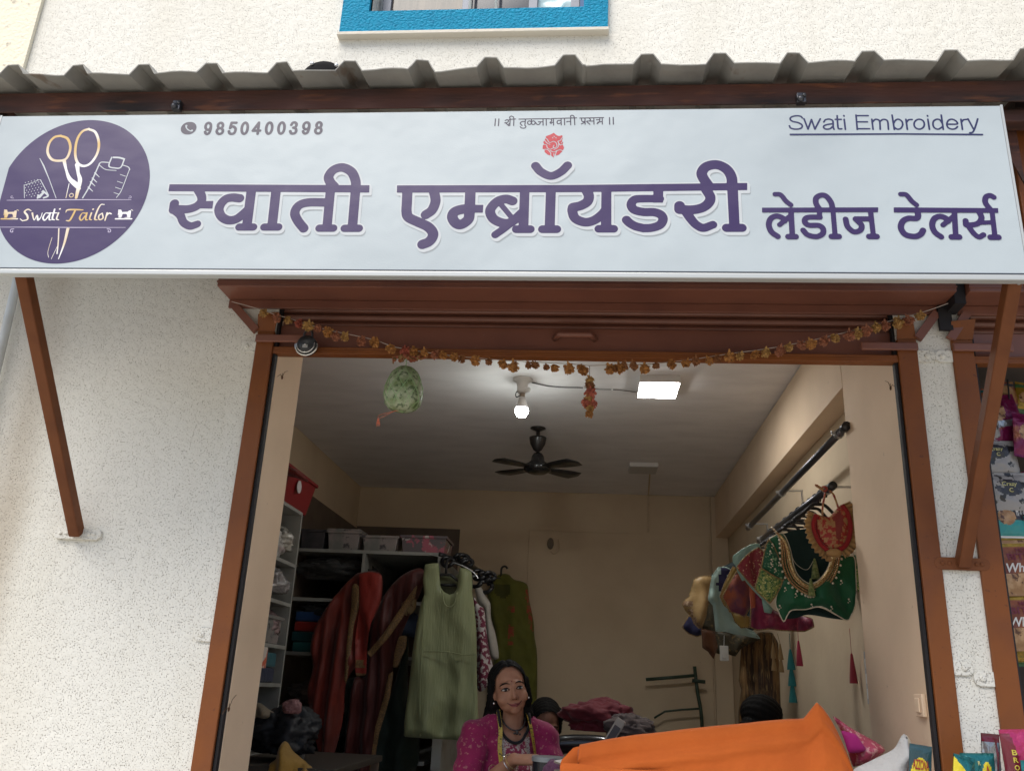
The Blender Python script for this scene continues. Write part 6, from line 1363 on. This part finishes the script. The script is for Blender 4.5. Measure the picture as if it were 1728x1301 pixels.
for k, f_ in enumerate((.012, .022, .085)):
    c_ = fa-fd*f_*1.2; a_ = fd.orthogonal().normalized(); b_ = fd.cross(a_); r_ = .030+.006*f_/.05
    obj('bangle', G().tube([c_+(a_*math.cos(t_)+b_*math.sin(t_))*r_ for t_ in [R(15*k_) for k_ in range(25)]], .0018, 6), M['chrome'] if k else goldb, wm, smooth=True)
# stool under her
sto = thing('stool', 'low stool under the seated woman', 'stool', (hc.x, 3.86, ZF))
obj('seat', G().lathe([(0, .40), (.17, .40), (.175, .385), (.165, .365), (0, .365)], (hc.x, 3.86, ZF), 28), M['ply'], sto)
for k in range(4): a_ = R(45+90*k); obj('leg', G().tube([(hc.x+.12*math.cos(a_), 3.86+.12*math.sin(a_), ZF+.364), (hc.x+.16*math.cos(a_), 3.86+.16*math.sin(a_), ZF)], .014, 8), M['ply'], sto)
# tape measure
tp = thing('tape_measure', 'yellow measuring tape worn round the neck of the woman in magenta', 'tape measure', tuple(T_ @ Vector((0, 0, -.2))))
tm = mat('yellow_tape', (.44, .31, .035), .5, var=(260, .57, .60, (.05, .04, .02)), stretch=(.3, .3, 1))
back = [T_ @ Vector((-.062, -.045, -.125)), T_ @ Vector((-.03, -.085, -.135)), T_ @ Vector((.03, -.085, -.135)), T_ @ Vector((.062, -.045, -.125))]
Lp = [back[0], T_ @ Vector((-.072, .012, -.133)), on_front(-.070, -.205, .012), on_front(-.072, -.27, .012), on_front(-.076, -.34, .016), on_front(-.080, -.40, .018), on_front(-.084, -.45, .020), T_ @ Vector((-.088, .125, -.52))]
Rp = [back[3], T_ @ Vector((.066, .010, -.133)), on_front(.075, -.19, .012), on_front(.092, -.25, .012), on_front(.105, -.30, .012), on_front(.112, -.36, .012), on_front(.115, -.42, .012)]
full = [Vector(p) for p in cr(list(reversed(Lp))+back[1:3]+Rp, 5)]
cen_ = T_ @ Vector((0, -.06, -.3)); nr = []
for p in full: d = p-cen_; d.z = max(0, d.z*.2); nr.append(d.normalized())
obj('tape_strip', G().ribbon(full, nr, .017), tm, tp)

# --- two more people bent over their work
def worker(name_label, hc_, yaw, pitch, cloth_m, face=True, seed=1, bun=False):
    t = thing('person', name_label, 'person', (hc_[0], hc_[1]+.05, ZF)); H_ = frame(hc_, yaw, pitch, 0); T2 = frame((hc_[0], hc_[1]+.06, hc_[2]-.01), yaw)
    g = G(); head_pieces(g, H_); lcap(g, T2, (0, .02, -.06), (0, -.04, -.20), .048, .055)
    lball(g, T2, (0, -.05, -.40), (.12, .08, .2)); lball(g, T2, (0, -.06, -.60), (.15, .11, .12))
    sr, sl_ = Vector((-.16, -.04, -.25)), Vector((.16, -.04, -.25)); er, el_ = Vector((-.21, .05, -.42)), Vector((.21, .05, -.42)); wr, wl = Vector((-.08, .24, -.36)), Vector((.08, .24, -.36))
    for a_, b_, c_ in ((sr, er, wr), (sl_, el_, wl)): lcap(g, T2, a_, b_, .045, .037); lcap(g, T2, b_, c_, .037, .025)
    hand(g, T2 @ wr, T2.to_3x3() @ Vector((.4, .9, -.2)), (0, 0, 1), 1, .4, -1); hand(g, T2 @ wl, T2.to_3x3() @ Vector((-.4, .9, -.2)), (0, 0, 1), 1, .4, 1)
    for s_ in (-1, 1): lcap(g, T2, (s_*.09, -.05, -.66), (s_*.12, .34, -.66), .085, .06); lcap(g, T2, (s_*.12, .34, -.66), (s_*.11, .30, hc_[2]*-1+ZF+.07), .055, .038)
    bd = skin_obj('body', blob(g, .005, 4), skin_m('deep_brown_skin', (.20, .095, .06)), t)
    if face: face_parts(t, H_, bd, .5)
    g = G(); hair(g, H_)
    if bun: lball(g, H_, (.0, -.06, .05), (.098, .095, .085)); lball(g, H_, (.04, -.10, -.03), (.06, .05, .06))
    else: lcap(g, H_, (-.02, -.09, -.04), (-.05, -.10, -.16), .05, .035); lball(g, H_, (.066, .0, .055), (.030, .05, .035))
    skin_obj('hair', trim_hair(blob(g, .006, 3), H_), hair_m, t)
    g = G(); lball(g, T2, (0, -.05, -.28), (.14, .08, .07)); lball(g, T2, (0, -.045, -.42), (.138, .10, .2)); lball(g, T2, (0, -.05, -.60), (.17, .125, .14))
    for a_, b_ in ((sr, er), (sl_, el_)): lcap(g, T2, a_, b_, .062, .055)
    for s_ in (-1, 1): lcap(g, T2, (s_*.09, -.05, -.66), (s_*.125, .36, -.66), .10, .08)
    skin_obj('tunic', blob(g, .009, 4), cloth_m, t)
    s2 = thing('stool', 'low stool under '+name_label.split(' bent')[0].split(' seen')[0], 'stool', (hc_[0], hc_[1]+.1, ZF))
    sx, sy = (T2 @ Vector((0, -.05, 0)))[:2]; zt_ = hc_[2]-.01-.75-ZF
    obj('seat', G().lathe([(0, zt_), (.16, zt_), (.16, zt_-.03), (0, zt_-.03)], (sx, sy, ZF), 24), M['ply'], s2)
    for k in range(4): a_ = R(45+90*k); obj('leg', G().tube([(sx+.11*math.cos(a_), sy+.11*math.sin(a_), ZF+zt_-.031), (sx+.15*math.cos(a_), sy+.15*math.sin(a_), ZF)], .013, 8), M['ply'], s2)
    return t
worker('dark haired woman in black bent over the sewing machine', tuple(at(921, 1222, 5.0)), R(14), R(-22), fabric('black_tunic', (.012, .012, .014)), True, 3)
worker('black haired person seen from behind above the orange cloth', tuple(at(1287, 1226, 4.55)), R(165), R(-12), fabric('dark_tunic', (.03, .02, .03)), False, 5, True)

# ------------------------------------------------------------------ snack packets
def packet(label, org, w, h, t_, mats, zone, rot=(0, 0, 0), group=None, texts=(), name='snack_packet', seed=1):
    """sealed foil pouch; zone(u, v) -> material index; texts = (string, u0, u1, v0, v1, material)"""
    o = thing(name, label, 'snack packet', org, group)
    Mx_ = Matrix.Translation(Vector(org)) @ Matrix.Rotation(rot[2], 4, 'Z') @ Matrix.Rotation(rot[1], 4, 'Y') @ Matrix.Rotation(rot[0], 4, 'X')
    nx_, nz_ = 28, 34; g = G(); rnd = seed*3.7
    def surf(u, v, s_):
        e = (1-abs(2*u-1)**2.6)*(1-abs(2*min(max((v-.06)/.88, 0), 1)-1)**2.8); e = max(0, e)**.7
        cr_ = (noise.noise((u*5+rnd, v*6, rnd))*.30+noise.noise((u*12, v*13+rnd, 2))*.14)*t_*(.3+e)
        x = (u-.5)*w*(1-.06*e); z = v*h
        return Vector((x, s_*(t_*e+.0012)-cr_*(1 if s_ < 0 else -.5)*.6, z))
    for s_ in (-1, 1):
        vs = [Mx_ @ surf(i/nx_, j/nz_, s_) for j in range(nz_+1) for i in range(nx_+1)]; fs = []
        n0 = len(g.v)
        for j in range(nz_):
            for i in range(nx_):
                a_ = j*(nx_+1)+i; f_ = (a_, a_+1, a_+nx_+2, a_+nx_+1); g.add([], []); fs.append(f_ if s_ < 0 else f_[::-1])
        g.add(vs, fs); k0 = len(g.m)-len(fs)
        for k in range(len(fs)): j, i = divmod(k, nx_); g.m[k0+k] = zone((i+.5)/nx_, (j+.5)/nz_)
    obj('pouch', g, mats, o, smooth=True)
    for tx, u0, u1, v0, v1, m, sh in texts:
        uv, Fc = text_mesh(tx, sh, .02); V = []
        for a_, b_ in uv: p = surf(u0+(u1-u0)*a_, v0+(v1-v0)*b_, -1); p.y -= .0018; V.append(Mx_ @ p)
        me = bpy.data.meshes.new('lettering'); me.from_pydata(V, [], Fc); me.update(); finish('lettering', me, m, o)
    return o
foil = dict(rough=.22, spec=.7)
tealf = mat('teal_foil', (.018, .16, .17), metal=.45, bump=(22, .012, 3), **foil); yel = mat('yellow_print', (.62, .50, .02), bump=(22, .008, 3), **foil)
pinkf = mat('pink_foil', (.42, .03, .12), metal=.35, bump=(20, .014, 3), **foil); dred = mat('dark_red_print', (.14, .012, .025), **foil)
silv = mat('silver_foil', (.45, .45, .45), metal=.7, bump=(20, .012, 3), **foil); redl = mat('red_lettering', (.28, .02, .02), .4); goldl = mat('gold_lettering', (.55, .45, .06), .35)
cow = mat('cow_print', (.30, .285, .28), .3, spec=.6, bump=(20, .012, 3), spots=(24, .54, .57, (.02, .018, .02)))
darkp = mat('dark_print', (.03, .028, .035), .3, spec=.6, bump=(20, .012, 3), spots=(30, .62, .66, (.30, .28, .26)))
orangep = mat('orange_print', (.22, .062, .02), .3, spec=.5, bump=(22, .012, 3), var=(16, .45, .6, (.15, .035, .014))); goldp = mat('gold_print_foil', (.36, .22, .03), .25, metal=.4, bump=(22, .012, 3))
cook = mat('biscuit_print', (.30, .16, .07), .35, spec=.5, var=(30, .45, .6, (.45, .28, .15)), spots=(46, .60, .66, (.10, .04, .02)))
purp = mat('purple_foil', (.16, .01, .06), .22, metal=.3, bump=(22, .012, 3), var=(9, .5, .56, (.28, .10, .05))); white_l = mat('white_lettering', (.62, .60, .58), .4); yell = mat('pale_yellow_lettering', (.50, .46, .20), .4); greenp = mat('green_print', (.05, .13, .04), .3)
dcl = mat('maroon_lettering', (.13, .012, .03), .4)
# counter that carries the packets
dc = thing('snack_counter', 'low steel counter under the snack packets in front of the pillar', 'counter', (1.5, 2.84, 1.0))
obj('counter_body', G().box(.92, 2.6, 2.72, 2.965, .45, 1.335), M['galv'], dc, bevel=.006)
azt = lambda u, v: 1 if ((u-.5)/.42)**2+((v-.34)/.36)**2 < 1 else 0
p = at(1560, 1330, 2.86); packet('narrow dark teal sachet with a yellow badge reading AZZONA', (p.x, 2.90, 1.337), .062, .118, .006, [mat('dark_teal_foil', (.02, .06, .075), .25, spec=.6, bump=(22, .01, 3)), yel], azt, (R(6), R(6), R(-6)), None, (('AZZONA', .14, .88, .42, .66, redl, 0),), seed=2)
p = at(1655, 1330, 2.84); packet('teal foil packet with yellow prints in front of the narrow pillar', (p.x+.005, 2.86, 1.337), .098, .105, .014, [tealf, yel], lambda u, v: 1 if ((u-.72)/.17)**2+((v-.40)/.40)**2 < 1 else 0, (R(8), R(-2), R(4)), 'packets on the counter', (('A', .64, .80, .45, .70, redl, 0), ('R', .44, .52, .72, .82, yell, 0)), seed=3)
p = at(1625, 1330, 2.80); packet('folded teal packet with a curled top, left of the other teal one', (p.x-.002, 2.80, 1.337), .075, .098, .016, [tealf, yel], lambda u, v: 1 if u < .42 and v < .72-.9*u+.2 else 0, (R(2), R(10), R(24)), 'packets on the counter', (), seed=5)
p = at(1677, 1330, 2.90); packet('pointed silver and purple foil packet standing behind the teal one', (p.x+.006, 2.925, 1.337), .078, .158, .012, [silv, dred, mat('blue_grey_foil', (.16, .22, .28), .25, metal=.4)], lambda u, v: 1 if v > .84 or abs(u-.68) < .07 else (2 if u > .74 else 0), (R(4), R(2), R(30)), 'packets on the counter', (), seed=7)
p = at(1718, 1330, 2.82); packet('bright pink foil packet with vertical gold letters at the right edge', (p.x+.030, 2.84, 1.337), .092, .176, .016, [pinkf, dred], lambda u, v: 1 if u < .40-.28*max(0, v-.55) and v < .93 else 0, (R(6), R(-4), R(-6)), 'packets on the counter', tuple((ch, .22, .36, .62-.115*k, .70-.115*k, goldl, 0) for k, ch in enumerate('BROOB')), seed=9)
p = at(1738, 1330, 2.78); packet('small teal packet cut by the right edge of the picture', (p.x+.01, 2.775, 1.337), .07, .095, .012, [tealf, yel], lambda u, v: 0, (R(4), 0, R(10)), 'packets on the counter', (), seed=11)
# strips of packets hanging in the neighbour's doorway
HY = 3.16
def hang(label, x, y, w, h, mats, zone, texts, seed, Y=HY, rot=0):
    p = at(x, y, Y); packet(label, (p.x, Y, p.z), w, h, .016, mats, zone, (R(-4), R(rot), R(8)), 'packets hanging in the neighbour shop', texts, seed=seed)
hang('purple foil packet with biscuits, topmost in the neighbour doorway', 1708, 760, .17, .21, [purp, cook, silv], lambda u, v: 1 if ((u-.38)/.26)**2+((v-.72)/.2)**2 < 1 else (2 if .40 < v < .52 else 0), (), 21, HY+.02, -12)
hang('cow print packet half hidden at the strut, second row', 1668, 742, .10, .12, [cow, darkp], lambda u, v: 1 if v > .62 else 0, (), 22)
hang('purple packet with an orange biscuit at the picture edge, second row', 1742, 775, .13, .17, [purp, cook], lambda u, v: 1 if ((u-.45)/.33)**2+((v-.55)/.26)**2 < 1 else 0, (), 23, HY-.02, 8)
hang('upper of two cow print packets lettered Crazy C', 1693, 805, .135, .135, [cow, darkp], lambda u, v: 1 if ((u-.42)/.34)**2+((v-.68)/.2)**2 < 1 else (1 if v < .10 and int(u*22) % 2 else 0), (('Crazy', .22, .60, .66, .80, yell, .2), ('C', .37, .47, .54, .64, yell, 0)), 24, HY-.01, -3)
hang('lower of two cow print packets lettered Crazy C', 1712, 868, .145, .15, [cow, darkp], lambda u, v: 1 if ((u-.48)/.36)**2+((v-.62)/.2)**2 < 1 else (1 if v < .10 and int(u*22) % 2 else 0), (('Crazy', .28, .68, .62, .76, yell, .2), ('C', .43, .53, .50, .60, yell, 0)), 25, HY-.03, -3)
hang('teal and white packet with popped snack print', 1710, 908, .105, .12, [mat('teal_print', (.03, .26, .26), .3), cook, white_l, darkp], lambda u, v: 2 if v < .07 else (1 if ((u-.35)/.3)**2+((v-.62)/.26)**2 < 1 else (3 if u > .6 and v > .5 else 0)), (('h', .68, .80, .62, .86, white_l, .2),), 26, HY-.03, -2)
for k, (y, lb) in enumerate(((1005, 'upper of two orange biscuit packets lettered HOT BITES'), (1098, 'lower of two orange biscuit packets lettered HOT BITES'))):
    hang(lb, 1734+k*6, y, .165, .205, [orangep, goldp, cook], lambda u, v: 1 if v > .90 or .80 < v < .84 else (2 if v < .34 or .84 <= v <= .9 else 0), (('HOT', .42, .70, .70, .77, dcl, 0), ('BITES', .20, .80, .57, .68, dcl, 0), ('Wheels', .14, .90, .37, .52, white_l, .25)), 27+k, HY-.04, -4)
rp = random.Random(4)
pool = [cow, darkp, orangep, goldp, purp, tealf, greenp, mat('brick_print', (.20, .05, .03), .3, spec=.6, bump=(22, .012, 3), var=(20, .45, .6, (.30, .16, .06))), mat('blue_print', (.03, .06, .16), .3, spec=.6, bump=(22, .012, 3), var=(20, .5, .6, (.3, .3, .28)))]
nm_ = ['cow print', 'black', 'orange', 'gold', 'purple', 'teal', 'green', 'brick red', 'blue']
spot_ = [(1672, 700), (1700, 690), (1735, 700), (1682, 830), (1745, 850), (1690, 930), (1752, 930), (1700, 985), (1716, 1060), (1762, 1010), (1762, 1100), (1712, 1125)]
where = ['at the top beside the strut', 'at the top, second from the strut', 'at the top picture edge', 'behind the Crazy C pair at the channel', 'behind the lower Crazy C packet at the picture edge', 'below the teal snack print by the channel', 'below the teal snack print at the picture edge', 'tucked behind the upper biscuit packet', 'tucked between the two biscuit packets', 'past the upper biscuit packet', 'past the lower biscuit packet', 'lowest of all, under the biscuit packets']
for k, (x, y) in enumerate(spot_):
    c_ = (k*5+2) % 9; m2 = pool[(c_+3) % 9]; cu, cv = rp.uniform(.3, .6), rp.uniform(.45, .7)
    hang('small %s snack packet %s' % (nm_[c_], where[k]), x, y, rp.uniform(.085, .11), rp.uniform(.10, .13), [pool[c_], m2, cook], (lambda cu, cv: (lambda u, v: 2 if ((u-cu)/.28)**2+((v-cv)/.2)**2 < 1 else (1 if v < .12 or .80 < v < .90 else 0)))(cu, cv), (), 50+k, HY+.05+rp.uniform(0, .03), rp.uniform(-14, 14))
hs = thing('hanging_strip', 'dark cord strip from which the neighbour snack packets hang', 'strip', (1.47, HY, 2.84))
obj('cord', G().tube([at(1700, 640, HY+.035), at(1722, 860, HY+.03), at(1745, 1105, HY+.03)], .003, 6), M['black'], hs)
#PART4
